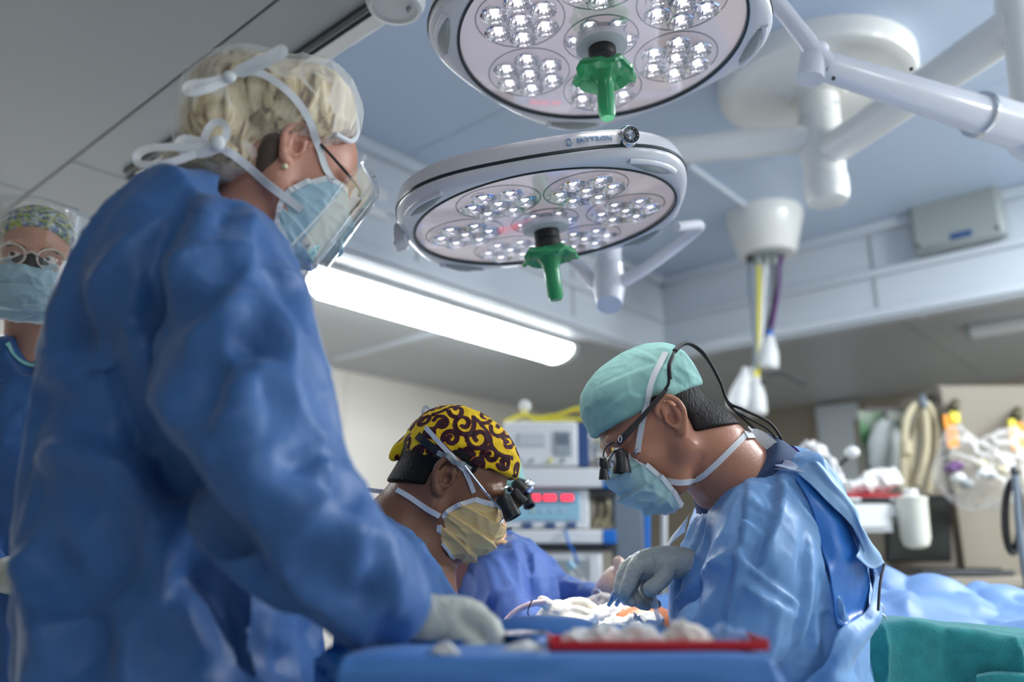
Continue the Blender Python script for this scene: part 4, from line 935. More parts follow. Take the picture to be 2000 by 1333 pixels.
hl = build(MB().lathe([(.004, -.02), (.006, -.018), (.0065, -.006), (.005, -.004), (.0065, 0), (.0085, .012), (.0095, .016), (.0085, .016)], P(1179, 918, 1.345), (1, 0, 0), (0, 1, .15), (.05, .1, -1), n=20), 'headlight', M_['black'], lp)
build(MB().tube([P(1182, 903, 1.345), P(1184, 916, 1.345)], .0072, 12), 'headlight_clamp', M_['black'], hl)
build(MB().lathe([(.0085, .0158), (.001, .0165)], P(1179, 918, 1.345), (1, 0, 0), (0, 1, .15), (.05, .1, -1), n=16), 'headlight_lamp', mat('headlamp_glow', (1, 1, 1), emit=(.9, 1, .85, 3)), hl)
wire('headlight_wire', [(1180, 902, 1.345), (1179, 885, 1.345), (1186, 872, 1.345), (1200, 864, 1.34)], .0013, M_['rubber'], lp)
build(MB().tube([P(1188, 900, 1.35), P(1194, 890, 1.355), P(1200, 880, 1.36)], .0022, 8, 8), 'hinge', M_['black'], lp)
build(MB().tube([P(1211+5*math.cos(a)*.6, 858+6*math.sin(a)*1.1, 1.331) for a in np.linspace(0, 2*PI, 17)], .0006, 6), 'emblem', M_['chrome'], lp)
cab = lp
wire('cable', [(1297, 764, 1.325), (1306, 748, 1.32), (1306, 716, 1.315), (1316, 690, 1.33), (1326, 677, 1.34), (1345, 670, 1.36), (1375, 690, 1.38), (1404, 740, 1.40), (1422, 785, 1.41), (1450, 800, 1.41), (1500, 824, 1.42), (1523, 852, 1.42), (1526, 868, 1.43)], .0026, M_['rubber'], cab, k=90)
wire('cable', [(1326, 678, 1.345), (1348, 674, 1.365), (1380, 702, 1.385), (1408, 752, 1.405), (1424, 792, 1.41), (1452, 812, 1.42), (1500, 840, 1.42), (1528, 876, 1.42), (1542, 905, 1.43)], .0018, M_['rubber'], cab, k=80)
wire('cable', [(1424, 790, 1.41), (1448, 815, 1.42), (1474, 838, 1.42)], .0022, M_['rubber'], cab)
wire('cable_sleeve', [(1309, 742, 1.319), (1307, 716, 1.315), (1313, 697, 1.325)], .0036, M_['rubber'], cab); wire('cable_sleeve', [(1318, 686, 1.332), (1327, 676, 1.342)], .0045, M_['black'], cab)
# gloved hand
y = 1.44
V, F = hand([(1345, 1100, y, 24), (1310, 1098, y, 24), (1285, 1100, y, 24), (1262, 1104, y, 22), (1248, 1106, y, 16)],
  [[(1258, 1098, y-.012, 15), (1240, 1112, y-.018, 13.5), (1228, 1140, y-.02, 12.5), (1219, 1161, y-.018, 10)],
   [(1252, 1094, y+.008, 14), (1224, 1110, y+.008, 12), (1212, 1140, y+.006, 10.5), (1214, 1160, y+.004, 9.5), (1234, 1178, y, 8)],
   [(1262, 1105, y+.026, 14), (1242, 1128, y+.026, 11), (1234, 1155, y+.024, 10), (1246, 1175, y+.018, 9.5), (1264, 1186, y+.01, 7.5)],
   [(1275, 1110, y+.04, 13), (1262, 1135, y+.042, 10), (1258, 1158, y+.04, 9), (1270, 1174, y+.032, 8.5), (1284, 1182, y+.024, 7)],
   [(1302, 1108, y-.016, 15), (1296, 1128, y-.03, 14), (1278, 1146, y-.036, 13), (1268, 1152, y-.036, 12)]])
gl = mesh('glove', V, F, M_['glove'], E, label='grey latex glove')
wire('glove_wrinkle', [(1276, 1084, y-.024), (1281, 1105, y-.03), (1279, 1125, y-.03)], .0009, M_['glove'], gl)
# ---------------------------------------------------------------- surgeon with the patterned cap
Cc = thing('person', 'surgeon in yellow and brown swirl-patterned cap with buff mask and telescope glasses', 'person', (-.2, 1.55, 0))
fc = head_by_ear(871, 926, 1.5, 31, 6, 0, 1.0, -1)
Vh, Fh = head_mesh(fc, [(P(815, 1005, 1.5), .056), (P(775, 1070, 1.5), .075), (P(770, 1170, 1.5), .11)])
mesh('body', Vh, Fh, M_['skin_c'], Cc)
nc = [(P(815, 1005, 1.5), .056)]
V, F = hair_mesh(fc, [((.03, 0, 0), (1, 0, 0)), ((-.03, 0, -.036), (.4, 0, -1)), ((0, 0, .07), (0, 0, 1))], nc, .0025,
   [((.004, .085, -.022), (.040, .05, .050), 's'), ((.004, -.085, -.022), (.040, .05, .050), 's'), ((.03, 0, -.08), (.06, .12, .075), 's')])
mesh('hair', V, F, M_['hair_dark'], Cc)
f = Field((-.18, -.12, -.12), (.15, .12, .17), .0022)
f.ell((-.012, 0, .040), (.104, .083, .093)); f.ell((.03, 0, .058), (.070, .072, .062), k=.02); f.ell((.045, 0, .035), (.052, .064, .042), k=.02)
f.cut((.0, 0, .026), (.36, 0, -1), .005); f.ell((.0, .1, .012), (.032, .045, .034), k=.008, op='s'); f.ell((.0, -.1, .012), (.032, .045, .034), k=.008, op='s')
f.chain([(-.085, .0, .03), (-.104, .0, .008), (-.112, .0, -.02)], [.018, .013, .007], k=.010, n=8)
V, F = f.mesh(); V = fc.w(relax(V, F, 1)); N = outward(V, F, vnormals(V, F)); V, N = crumple(V, N, .03, .0022, (1, 1, 1), 8)
V, N = folds(V, F, [([(880, 880), (930, 886), (1005, 915)], .003, .005, 'v'), ([(870, 868), (920, 872), (1000, 898)], .003, .004, 'r'), ([(800, 868), (830, 880), (860, 890)], .002, .004, 'r')])
bc = bvh_of(V, F)
# printed scrolls: distance of every point of the cloth to the drawn lines
cur = []
def scroll(px, py, r, a0, turns, d=1, tail=0):
    q = [];
    for t in np.linspace(0, 1, 26): rr = r*(1-.72*t); a = math.radians(a0)+d*t*turns*2*PI; q.append((px+rr*math.cos(a), py+rr*math.sin(a)))
    return q
L2 = [scroll(905, 828, 20, 80, 1.1), scroll(881, 857, 17, 170, 1.2), scroll(935, 856, 24, 200, 1.15, -1), scroll(862, 826, 15, 200, 1.1, 1), scroll(892, 802, 16, 180, .9, -1),
      scroll(948, 812, 17, 150, 1.1, -1), scroll(976, 838, 18, 200, 1, -1), scroll(958, 890, 18, 160, 1.2, 1), scroll(992, 866, 14, 220, 1.1, 1), scroll(912, 884, 14, 200, 1.1, -1), scroll(930, 790, 12, 200, 1, 1),
      scroll(840, 848, 12, 150, 1.1, 1), scroll(985, 905, 13, 160, 1.1, -1), scroll(935, 908, 12, 200, 1.1, 1), scroll(820, 880, 10, 100, 1, 1), scroll(808, 895, 8, 0, 1, -1), scroll(905, 906, 8, 10, .8, -1),
      cr([(846, 810), (858, 806), (880, 796), (900, 792)], 20), cr([(925, 815), (940, 830), (955, 850), (962, 875), (980, 890), (1000, 895)], 30), cr([(895, 845), (915, 850), (925, 835), (925, 815)], 20), cr([(840, 850), (850, 835), (868, 822)], 14),
      cr([(955, 800), (975, 815), (990, 840), (1000, 860)], 24), cr([(862, 868), (880, 885), (905, 890), (925, 888)], 20), cr([(865, 880), (880, 895), (890, 905)], 12), cr([(795, 905), (808, 880), (830, 872)], 14), cr([(785, 930), (795, 908), (800, 900)], 10), cr([(940, 780), (965, 795), (980, 815)], 14)]
for l2 in L2:
    for x, y in l2:
        h, _ = cast(bc, x, y)
        if h is not None: cur.append(h)
rg = np.random.RandomState(5)
for _ in range(900):   # the rest of the cloth carries the same print
    i = rg.randint(len(V)); n0 = N[i]
    if np.sqrt(((np.array(cur)-V[i])**2).sum(1).min()) < .017: continue
    a = unit(np.cross(n0, rg.randn(3))); b = np.cross(n0, a); r = .015
    for t in np.linspace(0, 1, 20): rr = r*(1-.7*t); cur.append(V[i]+a*rr*math.cos(t*7)+b*rr*math.sin(t*7))
cur = np.array(cur); D = np.full(len(V), 9.)
for i in range(0, len(V), 4000): D[i:i+4000] = np.sqrt(((V[i:i+4000, None]-cur[None])**2).sum(2).min(1))
capc = mesh('cap', V, F, None, Cc, label='yellow cloth cap with dark brown scroll print')
at = capc.data.attributes.new('line_distance', 'FLOAT', 'POINT'); at.data.foreach_set('value', D.astype(np.float32))
m = mat('scroll_print_cloth', srgb(244, 200, 10), .8, bump=[('noise', 700, .0004, (1, 1, 1))]); nt = m.node_tree; b = nt.nodes['Principled BSDF']
an = nt.nodes.new('ShaderNodeAttribute'); an.attribute_name = 'line_distance'; nz = nt.nodes.new('ShaderNodeTexNoise'); nz.inputs['Scale'].default_value = 260
ad = nt.nodes.new('ShaderNodeMath'); ad.operation = 'MULTIPLY_ADD'; ad.inputs[1].default_value = .002; nt.links.new(nz.outputs['Fac'], ad.inputs[0]); nt.links.new(an.outputs['Fac'], ad.inputs[2])
rp = nt.nodes.new('ShaderNodeValToRGB'); mr = nt.nodes.new('ShaderNodeMath'); mr.operation = 'MULTIPLY'; mr.inputs[1].default_value = 48; nt.links.new(ad.outputs[0], mr.inputs[0]); nt.links.new(mr.outputs[0], rp.inputs[0])
e = rp.color_ramp.elements; e[0].position = .0; e[0].color = srgb(120, 40, 70)+(1,); e[1].position = .12; e[1].color = srgb(52, 10, 24)+(1,)
for ps, cl in ((.24, srgb(46, 8, 22)), (.27, srgb(190, 60, 20)), (.30, srgb(246, 204, 12))): x = rp.color_ramp.elements.new(ps); x.color = cl+(1,)
nt.links.new(rp.outputs[0], b.inputs['Base Color']); capc.data.materials.append(m)
# hanging cap ties at the nape
tl = MB(); tl.sheet([[P(806, 905, 1.5), P(818, 915, 1.49)], [P(790, 930, 1.5), P(806, 940, 1.49)], [P(778, 950, 1.5), P(788, 955, 1.49)]], .002, 20, 8); tl = build(tl, 'cap_tie', m, capc)
at = tl.data.attributes.new('line_distance', 'FLOAT', 'POINT'); at.data.foreach_set('value', (np.abs(np.sin(np.arange(len(tl.data.vertices))*.13))*.02+.0).astype(np.float32))
mo, Vm, Fm = mask_part(fc, Cc, M_['mask_yellow'], top=0.0, low=.87, puff=.96)
allV = np.vstack([Vh, V, Vm]); allF = [tuple(int(i) for i in q) for q in Fh]+[tuple(int(i)+len(Vh) for i in q) for q in F]+[tuple(int(i)+len(Vh)+len(V) for i in q) for q in Fm]
bc_ = BVHTree.FromPolygons(allV.tolist(), allF)
strap('tie', [(925, 963), (912, 930), (893, 903), (868, 876), (832, 836)], bc_, .008, M_['tape'], mo)
strap('tie', [(858, 1008), (830, 992), (800, 972), (776, 958)], bc_, .009, M_['tape'], mo)
strap('tie', [(832, 838, 1.49), (826, 815, 1.49), (828, 797, 1.49), (836, 797, 1.49), (839, 815, 1.49), (833, 835, 1.49)], bc_, .006, M_['tape'], mo)
strap('tie', [(778, 958, 1.5), (750, 961, 1.5), (716, 957, 1.5)], bc_, .008, M_['tape'], mo, k=16)
strap('tie', [(780, 960, 1.49), (765, 975, 1.5), (745, 985, 1.5), (735, 1000, 1.5)], bc_, .010, M_['tape'], mo, k=16)
strap('tie', [(782, 955, 1.49), (790, 935, 1.485), (786, 928, 1.485), (780, 945, 1.49)], bc_, .008, M_['tape'], mo, k=16)
lc = build(MB().tube([fc.w1((.008, -.083, .024)), fc.w1((.06, -.079, .006)), fc.w1((.098, -.066, -.004)), fc.w1((.112, -.05, -.01))], [.0028, .0022, .0018, .002], 8, 20), 'loupe_glasses', M_['chrome'], Cc)
strap('head_strap', [(817, 852), (838, 870), (862, 890)], bc_, .014, M_['black'], lc, off=.003)
strap('temple_pad', [(856, 884), (880, 896), (900, 906), (918, 918)], bc_, .009, M_['grey'], lc, off=.005)
for s in (-1, 1):
    c = fc.w1((.112, .033*s, -.012)); X, Y_, Z = fc.R
    mb = MB(); mb.lathe([(.022, -.001), (.024, 0), (.022, .001)], c, Y_, Z, X, n=28, sy=.78); build(mb, 'lens', M_['clear'], lc)
    build(MB().tube([c+(Y_*.0235*math.cos(a)+Z*.0183*math.sin(a)) for a in np.linspace(0, 2*PI, 25)], .0014, 6), 'rim', M_['chrome'], lc)
    a_ = P(983, 975, 1.46) if s == -1 else P(1003, 965, 1.53); b_ = P(1003, 1012, 1.455) if s == -1 else P(1022, 985, 1.53)
    dn = unit(b_-a_); xx = unit(np.cross(dn, [0, 1, 0])); yy = np.cross(dn, xx); k_ = .0145 if s == -1 else .012
    mb = MB(); L = np.linalg.norm(b_-a_); mb.lathe([(k_*.8, -.004), (k_, .0), (k_, L*.7), (k_*1.06, L*.72), (k_*1.06, L), (k_*.85, L), (k_*.8, L*.9)], a_, xx, yy, dn, n=26); build(mb, 'telescope', M_['black'], lc)
build(MB().tube([P(972, 962, 1.46), P(990, 952, 1.48), P(1000, 957, 1.5)], .003, 8, 10), 'bridge_bar', M_['chrome'], lc); build(MB().ell(P(996, 957, 1.47), (.005, .006, .005)), 'pivot', M_['black'], lc)
gf = gown_field([(1012, 706, 752, 1.5, .06), (1036, 672, 808, 1.5, .12), (1065, 660, 842, 1.5, .16), (1100, 655, 868, 1.5, .18), (1150, 652, 888, 1.5, .18), (1200, 650, 905, 1.5, .18), (1260, 650, 915, 1.5, .18), (1330, 650, 900, 1.5, .18), (1600, 640, 900, 1.5, .18), (1980, 630, 910, 1.5, .19)], .0055,
   arms=[[(760, 1085, 1.42, 56), (800, 1150, 1.36, 62), (845, 1215, 1.32, 52), (905, 1250, 1.33, 34), (960, 1246, 1.36, 24)]])
gf.chain([fc.c, P(815, 1005, 1.5), P(800, 1050, 1.48)], [.05, .062, .062], k=.012, op='s')
FC = [([(735, 1000), (742, 1030), (760, 1065), (790, 1090)], 0.0125, .010, 'r'), ([(790, 1020), (815, 1060), (825, 1120), (850, 1180)], 0.0175, .013, 'f'), ([(812, 1030), (850, 1080), (880, 1140), (905, 1190)], 0.0150, .012, 'r'),
      ([(700, 1000), (740, 1010), (790, 1008)], 0.0063, .006, 'r'), ([(705, 1020), (745, 1032), (770, 1036)], 0.0063, .006, 'v'), ([(770, 1060), (800, 1120), (815, 1180)], 0.0150, .012, 'g'), ([(745, 1060), (780, 1110), (830, 1125), (840, 1160)], 0.0150, .010, 'r'),
      ([(830, 1060), (860, 1110), (880, 1170)], 0.0125, .011, 'v'), ([(855, 1090), (885, 1130), (900, 1165)], 0.0075, .008, 'r'), ([(740, 1120), (780, 1135), (820, 1150)], 0.0100, .010, 'v'), ([(840, 1100), (835, 1150), (845, 1190)], 0.0112, .010, 'f')]
V, F = finish(gf, FC, (.10, .007, (1, 1, .4), 33, .3), (.035, .0016, (1, 1, .8), 6, .35)); gc_ = bvh_of(V, F)
gg = mesh('gown', V, F, M_['gown_mid'], Cc)
strap('collar_binding', [(705, 990), (740, 988), (775, 1000), (805, 1030), (835, 1062), (862, 1090)], gc_, .008, M_['teal_trim'], gg, off=.002)
legs(Cc, (-.22, 1.55), 0, None, .5)
V, F = hand([(925, 1252, 1.34, 26), (975, 1246, 1.36, 24), (1040, 1243, 1.40, 21), (1100, 1250, 1.44, 22), (1120, 1253, 1.46, 18)],
   [[(1118, 1248, 1.45, 12), (1150, 1250, 1.46, 10), (1172, 1262, 1.46, 8)], [(1118, 1252, 1.47, 12), (1155, 1258, 1.48, 10), (1178, 1268, 1.48, 8)], [(1115, 1256, 1.49, 12), (1150, 1264, 1.5, 9), (1168, 1272, 1.5, 8)], [(1110, 1262, 1.5, 10), (1138, 1270, 1.51, 8), (1152, 1276, 1.5, 7)], [(1095, 1240, 1.43, 12), (1115, 1238, 1.42, 10), (1135, 1244, 1.42, 8)]])
gl = mesh('glove', V, F, M_['glove'], Cc, label='grey latex glove')
for x in (1021, 1026): wire('glove_wrinkle', [(x-4, 1226, 1.37), (x, 1238, 1.365), (x+2, 1252, 1.37)], .0008, M_['glove'], gl)
# ---------------------------------------------------------------- the one behind, lit mask
D_ = thing('person', 'surgeon half hidden behind the swirl-patterned cap, mask lit orange, white glove on the patient', 'person', (-.1, 2.0, 0))
fd = head_frame(922, 962, 1.88, 42, -8, 0, 1.0)
Vh, Fh = head_mesh(fd, [(P(905, 1010, 1.93), .055), (P(900, 1060, 1.95), .07), (P(920, 1120, 1.95), .09)], h=.0035)
mesh('body', Vh, Fh, M_['skin_d'], D_)
f = Field((-.16, -.12, -.05), (.15, .12, .17), .0035); f.ell((-.012, 0, .040), (.106, .085, .094)); f.cut((.0, 0, .03), (-.02, 0, -1), .006); V, F = f.mesh(); mesh('cap', fd.w(V), F, M_['cap_green'], D_)
mask_part(fd, D_, M_['mask_orange_lit'], top=0.0, puff=1.02)
ld = build(MB().tube([fd.w1((.0, -.085, .02)), fd.w1((.06, -.08, .008)), fd.w1((.112, -.055, -.006)), fd.w1((.118, 0, .0)), fd.w1((.112, .055, -.006))], .003, 8, 24), 'loupe_glasses', M_['black'], D_)
for (x, y, x2, y2, r) in ((1012, 948, 1030, 965, .018), (1028, 972, 1034, 990, .012)):
    a_ = P(x, y, 1.80); b_ = P(x2, y2, 1.79); dn = unit(b_-a_); xx = unit(np.cross(dn, [0, 1, 0])); yy = np.cross(dn, xx); L = np.linalg.norm(b_-a_)
    build(MB().lathe([(r*.7, -.01), (r, 0), (r, L*.6), (r*1.1, L), (r*.9, L), (r*.8, L*.8)], a_, xx, yy, dn, n=22), 'telescope', M_['black'], ld)
build(MB().ell(P(1033, 950, 1.79), (.012, .012, .016)), 'telescope_lens', M_['reflector'], ld)
gf = gown_field([(1052, 925, 1010, 1.97, .08), (1066, 895, 1050, 1.97, .13), (1090, 876, 1075, 1.97, .16), (1130, 872, 1092, 1.97, .17), (1180, 876, 1100, 1.97, .17), (1240, 880, 1104, 1.97, .17), (1320, 880, 1104, 1.97, .17), (1600, 870, 1110, 1.97, .17), (1800, 870, 1110, 1.97, .17)], .008,
   arms=[[(1040, 1100, 2.05, 34), (1075, 1150, 2.08, 30), (1130, 1168, 2.0, 27), (1182, 1172, 1.92, 22)], [(960, 1110, 1.86, 40), (985, 1180, 1.78, 38), (1030, 1225, 1.72, 27), (1062, 1222, 1.70, 20)]])
gf.chain([fd.c, P(905, 1010, 1.93), P(925, 1050, 1.9)], [.05, .06, .066], k=.012, op='s')
FD = [([(1000, 1060), (1010, 1110), (1020, 1170)], .010, .014, 'r'), ([(1030, 1070), (1040, 1130), (1045, 1190)], .012, .014, 'v'), ([(950, 1090), (960, 1140), (950, 1190)], .010, .016, 'r'), ([(1062, 1090), (1068, 1140), (1060, 1180)], .010, .013, 'r'), ([(905, 1080), (920, 1130), (950, 1180)], .010, .014, 'v')]
V, F = finish(gf, FD, (.07, .010, (1, 1, .4), 41, .3)); gd = bvh_of(V, F); gg = mesh('gown', V, F, M_['gown_far'], D_)
strap('collar_binding', [(880, 1086), (920, 1080), (950, 1070), (968, 1052)], gd, .012, M_['teal_trim'], gg, off=.003)
legs(D_, (-.12, 2.05), -90, None, .5)
y = 1.66
V, F = hand([(1064, 1220, y+.03, 20), (1078, 1208, y+.01, 21), (1092, 1200, y, 21), (1102, 1204, y, 17)],
  [[(1098, 1190, y+.01, 11), (1116, 1180, y+.01, 9.5), (1138, 1178, y+.01, 8.5), (1156, 1187, y+.005, 8), (1170, 1200, y, 6.5)],
   [(1102, 1200, y-.01, 11), (1126, 1194, y-.014, 9.5), (1148, 1200, y-.014, 8.5), (1166, 1208, y-.01, 8), (1182, 1219, y-.01, 6.5)],
   [(1102, 1212, y-.02, 11), (1124, 1212, y-.026, 9.5), (1146, 1220, y-.024, 8.5), (1170, 1231, y-.02, 6.5)],
   [(1096, 1220, y-.03, 10), (1116, 1230, y-.034, 8.5), (1136, 1240, y-.03, 8), (1154, 1243, y-.03, 6.5)],
   [(1080, 1196, y, 11), (1074, 1184, y-.005, 9), (1062, 1176, y-.01, 8.5), (1058, 1174, y-.01, 7.5)]], h=.0026, k=.005)
mesh('glove', V, F, M_['glove_white'], D_, label='white latex glove')
y = 1.86
V, F = hand([(1182, 1160, y+.02, 20), (1196, 1145, y, 22), (1206, 1128, y, 20)], [[(1208, 1120, y-.02, 10), (1212, 1106, y-.02, 9), (1207, 1095, y-.02, 8)], [(1214, 1130, y-.03, 10), (1226, 1140, y-.04, 9), (1224, 1155, y-.04, 8)], [(1212, 1140, y-.035, 10), (1224, 1152, y-.045, 9), (1218, 1166, y-.045, 8)], [(1208, 1150, y-.035, 9), (1216, 1162, y-.045, 8), (1208, 1172, y-.045, 7)], [(1206, 1135, y+.02, 10), (1222, 1122, y+.01, 8.5), (1230, 1128, y, 7)]], h=.003)
mesh('glove', V, F, mat('lit_latex', srgb(230, 196, 176), .4), D_, label='pink-lit latex glove')  # pink light is put into this glove's colour
# ---------------------------------------------------------------- near figure, seen from behind and the side
A = thing('person', 'near figure seen from behind in blue gown, blonde hair under white bouffant cap', 'person', (-.35, 1.1, 0))
fa = head_by_ear(578, 276, 1.13, 29, 28, 0, .98, -1)
Vh, Fh = head_mesh(fa, [(P(528, 376, 1.13), .048), (P(495, 440, 1.14), .06), (P(450, 540, 1.14), .085)], h=.0032)
mesh('body', Vh, Fh, M_['skin_a'], A)
M_['blonde'] = mat('blonde_hair', srgb(206, 190, 154), .6, bump=[('noise', 26, .004, (1, 1, .12))])
nt = M_['blonde'].node_tree; b = nt.nodes['Principled BSDF']; tc = nt.nodes.new('ShaderNodeTexCoord'); mp = nt.nodes.new('ShaderNodeMapping'); mp.inputs['Scale'].default_value = (1, 1, .16); mp.inputs['Rotation'].default_value = (0, .35, 0)
nz = nt.nodes.new('ShaderNodeTexNoise'); nz.inputs['Scale'].default_value = 60; nz.inputs['Detail'].default_value = 6; nz.inputs['Distortion'].default_value = .8; rp = nt.nodes.new('ShaderNodeValToRGB')
nt.links.new(tc.outputs['Object'], mp.inputs[0]); nt.links.new(mp.outputs[0], nz.inputs['Vector']); nt.links.new(nz.outputs['Fac'], rp.inputs[0]); nt.links.new(rp.outputs[0], b.inputs['Base Color'])
e = rp.color_ramp.elements; e[0].position = .36; e[0].color = srgb(112, 92, 70)+(1,); e[1].position = .62; e[1].color = srgb(226, 212, 178)+(1,); x = rp.color_ramp.elements.new(.47); x.color = srgb(190, 170, 132)+(1,)
def pe(f, px, py, Y, rx, ry, ang, dep, k=.02, op='u'):
    s = M(px, py, Y); a = math.radians(ang); X = np.array([math.cos(a), 0, math.sin(a)]); Z = np.array([-math.sin(a), 0, math.cos(a)]); f.ell(P(px, py, Y), (rx*s, dep, ry*s), rotm(X, (0, 1, 0), Z), k=k, op=op)
def a_hair(f, g):
    pe(f, 520, 218, 1.10, 158+g, 102+g, -18, .098+g*.0007); pe(f, 616, 212, 1.12, 82+g, 80+g, -30, .088+g*.0007); pe(f, 436, 262, 1.07, 78+g, 84+g, 0, .085+g*.0007); pe(f, 408, 322, 1.06, 92+g*.7, 26+g*.5, 4, .06)
lo = P(280, 400, 1.05)-[.02, .12, .0]; hi = P(760, 80, 1.27)+[.02, .1, .05]
f = Field(lo, hi, .0034); a_hair(f, -4); f.cut(P(470, 356, 1.02), (.05, 0, -1)); pe(f, 600, 330, 1.05, 62, 90, 15, .12, .01, 's'); pe(f, 700, 306, 1.09, 60, 46, -30, .2, .01, 's'); pe(f, 560, 420, 1.12, 60, 80, 0, .2, .02, 's')
V, F = f.mesh(); V = relax(V, F, 2); N = outward(V, F, vnormals(V, F)); V, N = crumple(V, N, .05, .004, (1, 1, .4), 5); mesh('hair', V, F, M_['blonde'], A, label='blonde hair')
mb = MB(); f2 = Field(P(480, 460, 1.05)-[.02, .1, 0], P(620, 250, 1.27)+[.02, .1, .03], .0034)
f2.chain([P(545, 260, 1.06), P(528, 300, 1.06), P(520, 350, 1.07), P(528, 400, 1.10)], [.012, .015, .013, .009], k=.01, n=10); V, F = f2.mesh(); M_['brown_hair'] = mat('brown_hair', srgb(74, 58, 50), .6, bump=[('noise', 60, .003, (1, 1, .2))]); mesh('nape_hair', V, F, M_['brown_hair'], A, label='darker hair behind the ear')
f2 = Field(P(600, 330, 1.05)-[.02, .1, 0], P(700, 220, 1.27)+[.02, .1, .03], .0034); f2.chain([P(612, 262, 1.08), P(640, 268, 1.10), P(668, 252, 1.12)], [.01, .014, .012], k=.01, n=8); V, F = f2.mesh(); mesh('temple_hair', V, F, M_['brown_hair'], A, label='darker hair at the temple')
f = Field(lo-.02, hi+.02, .0045); a_hair(f, 9); f.cut(P(470, 360, 1.02), (.05, 0, -1)); pe(f, 600, 340, 1.05, 62, 90, 15, .14, .01, 's'); pe(f, 705, 310, 1.09, 60, 44, -30, .2, .01, 's')
V, F = f.mesh(); V = relax(V, F, 1); N = outward(V, F, vnormals(V, F)); V, N = crumple(V, N, .045, .0035, (1, 1, .7), 9); capa = mesh('bouffant_cap', V, F, M_['net'], A, label='translucent white bouffant cap')
ba = bvh_of(np.vstack([V, Vh]), np.vstack([F, Fh+len(V)]))
build(MB().tube([P(655, 262, 1.07), P(684, 276, 1.10), P(697, 262, 1.13), P(696, 235, 1.14), P(686, 210, 1.15)], .004, 8, 24), 'cap_elastic', M_['tape'], capa)
mo, Vm, Fm = mask_part(fa, A, M_['mask_blue'], top=0.0, puff=.98)
ba = bvh_of(np.vstack([V, Vh, Vm[:3660]]), [tuple(q) for q in F]+[tuple(int(i)+len(V) for i in q) for q in Fh]+[tuple(int(i)+len(V)+len(Vh) for i in q) for q in Fm if max(q) < 3660])
strap('tie', [(452, 150), (500, 142), (545, 165), (585, 205), (608, 245), (622, 290), (634, 330), (648, 352)], ba, .0105, M_['tape'], mo, off=.003)
strap('tie', [(418, 280), (460, 305), (500, 338), (540, 372), (590, 410)], ba, .0115, M_['tape'], mo, off=.003)
def loop(pts, w=.010): return strap('bow_loop', [(x, y, Y-(.035 if y < 200 else .005)) for x, y, Y in pts], ba, w, M_['tape'], mo, k=40, t=.0016)
loop([(450, 150, 1.0), (478, 128, .99), (520, 112, .985), (550, 94, .98), (553, 106, .985), (520, 124, .99), (470, 146, 1.0)])
loop([(450, 150, 1.0), (410, 160, .99), (370, 165, .985), (366, 180, .985), (400, 176, .99), (448, 156, 1.0)])
loop([(425, 282, .99), (370, 288, .98), (300, 288, .97), (268, 302, .97), (275, 322, .97), (330, 318, .975), (385, 300, .985)])
loop([(398, 276, .99), (408, 250, .985), (425, 238, .985), (442, 248, .985), (440, 270, .99), (424, 284, .99)])
loop([(400, 280, .985), (360, 272, .98), (350, 290, .98), (390, 300, .985), (430, 288, .985)], .012)
build(MB().ell(P(425, 280, .975), (.010, .008, .011), 14, 8), 'knot', M_['tape'], mo); build(MB().ell(P(448, 150, .96), (.009, .008, .008), 14, 8), 'knot', M_['tape'], mo)
# glasses and earring, face shield
gs = build(MB().tube([fa.w1((.0, -.08, .022)), fa.w1((.05, -.079, .012)), fa.w1((.098, -.07, .004)), fa.w1((.106, -.058, .0))], [.0022, .0022, .0026, .003], 8, 20), 'glasses', M_['black'], A)
for s in (-1, 1):
    c = fa.w1((.112, .034*s, -.014)); X, Y_, Z = fa.R; build(MB().tube([c+(Y_*.026*math.cos(a)+Z*.0175*math.sin(a)) for a in np.linspace(0, 2*PI, 29)], .0017, 8), 'rim', M_['black'], gs)
    mb = MB(); mb.lathe([(.024, -.001), (.0255, 0), (.024, .001)], c, Y_, Z, X, n=28, sy=.68); build(mb, 'lens', M_['clear'], gs)
build(MB().ell(fa.w1((-.002, -.082, -.048)), (.0045,)*3, 12, 8), 'earring', mat('pearl', (.8, .72, .5), .15, .3), A)
sh = MB(); G = [[fa.w1(((.135-.06*(y/.10)**2)+z*.02, y, z-.02)) for y in np.linspace(-.10, .06, 5)] for z in (.06, .0, -.07, -.13)]
sh.sheet(G, .0008, 12, 24); build(sh, 'face_shield', M_['clear'], A, smooth=True, label='clear plastic face shield')
build(MB().tube([fa.w1((.158-.06-.018, -.10, -.05)), fa.w1((.070, -.098, -.15))], .0012, 6), 'shield_edge', M_['white'], A)
# gown
gf = gown_field([(372, 372, 470, 1.10, .07), (400, 312, 520, 1.10, .12), (440, 252, 548, 1.11, .16), (500, 182, 566, 1.12, .19), (580, 125, 575, 1.13, .205), (680, 88, 580, 1.13, .205), (780, 66, 580, 1.13, .20), (900, 48, 590, 1.13, .20), (1000, 36, 600, 1.12, .20), (1120, 30, 610, 1.12, .20), (1240, 24, 620, 1.11, .21), (1350, 18, 630, 1.10, .22), (1600, 0, 640, 1.10, .24), (2100, -20, 640, 1.1, .25)], .0085, k=.06,
   arms=[[(440, 480, 1.0, 90), (462, 560, .95, 110), (470, 680, .92, 128), (486, 800, .90, 142), (504, 905, .89, 138), (552, 1005, .88, 134), (600, 1072, .89, 124), (655, 1120, .90, 108), (715, 1156, .93, 86), (762, 1182, .95, 64)]])
gf.chain([fa.c, P(520, 390, 1.09), P(490, 420, 1.05)], [.05, .066, .055], k=.012, op='s')
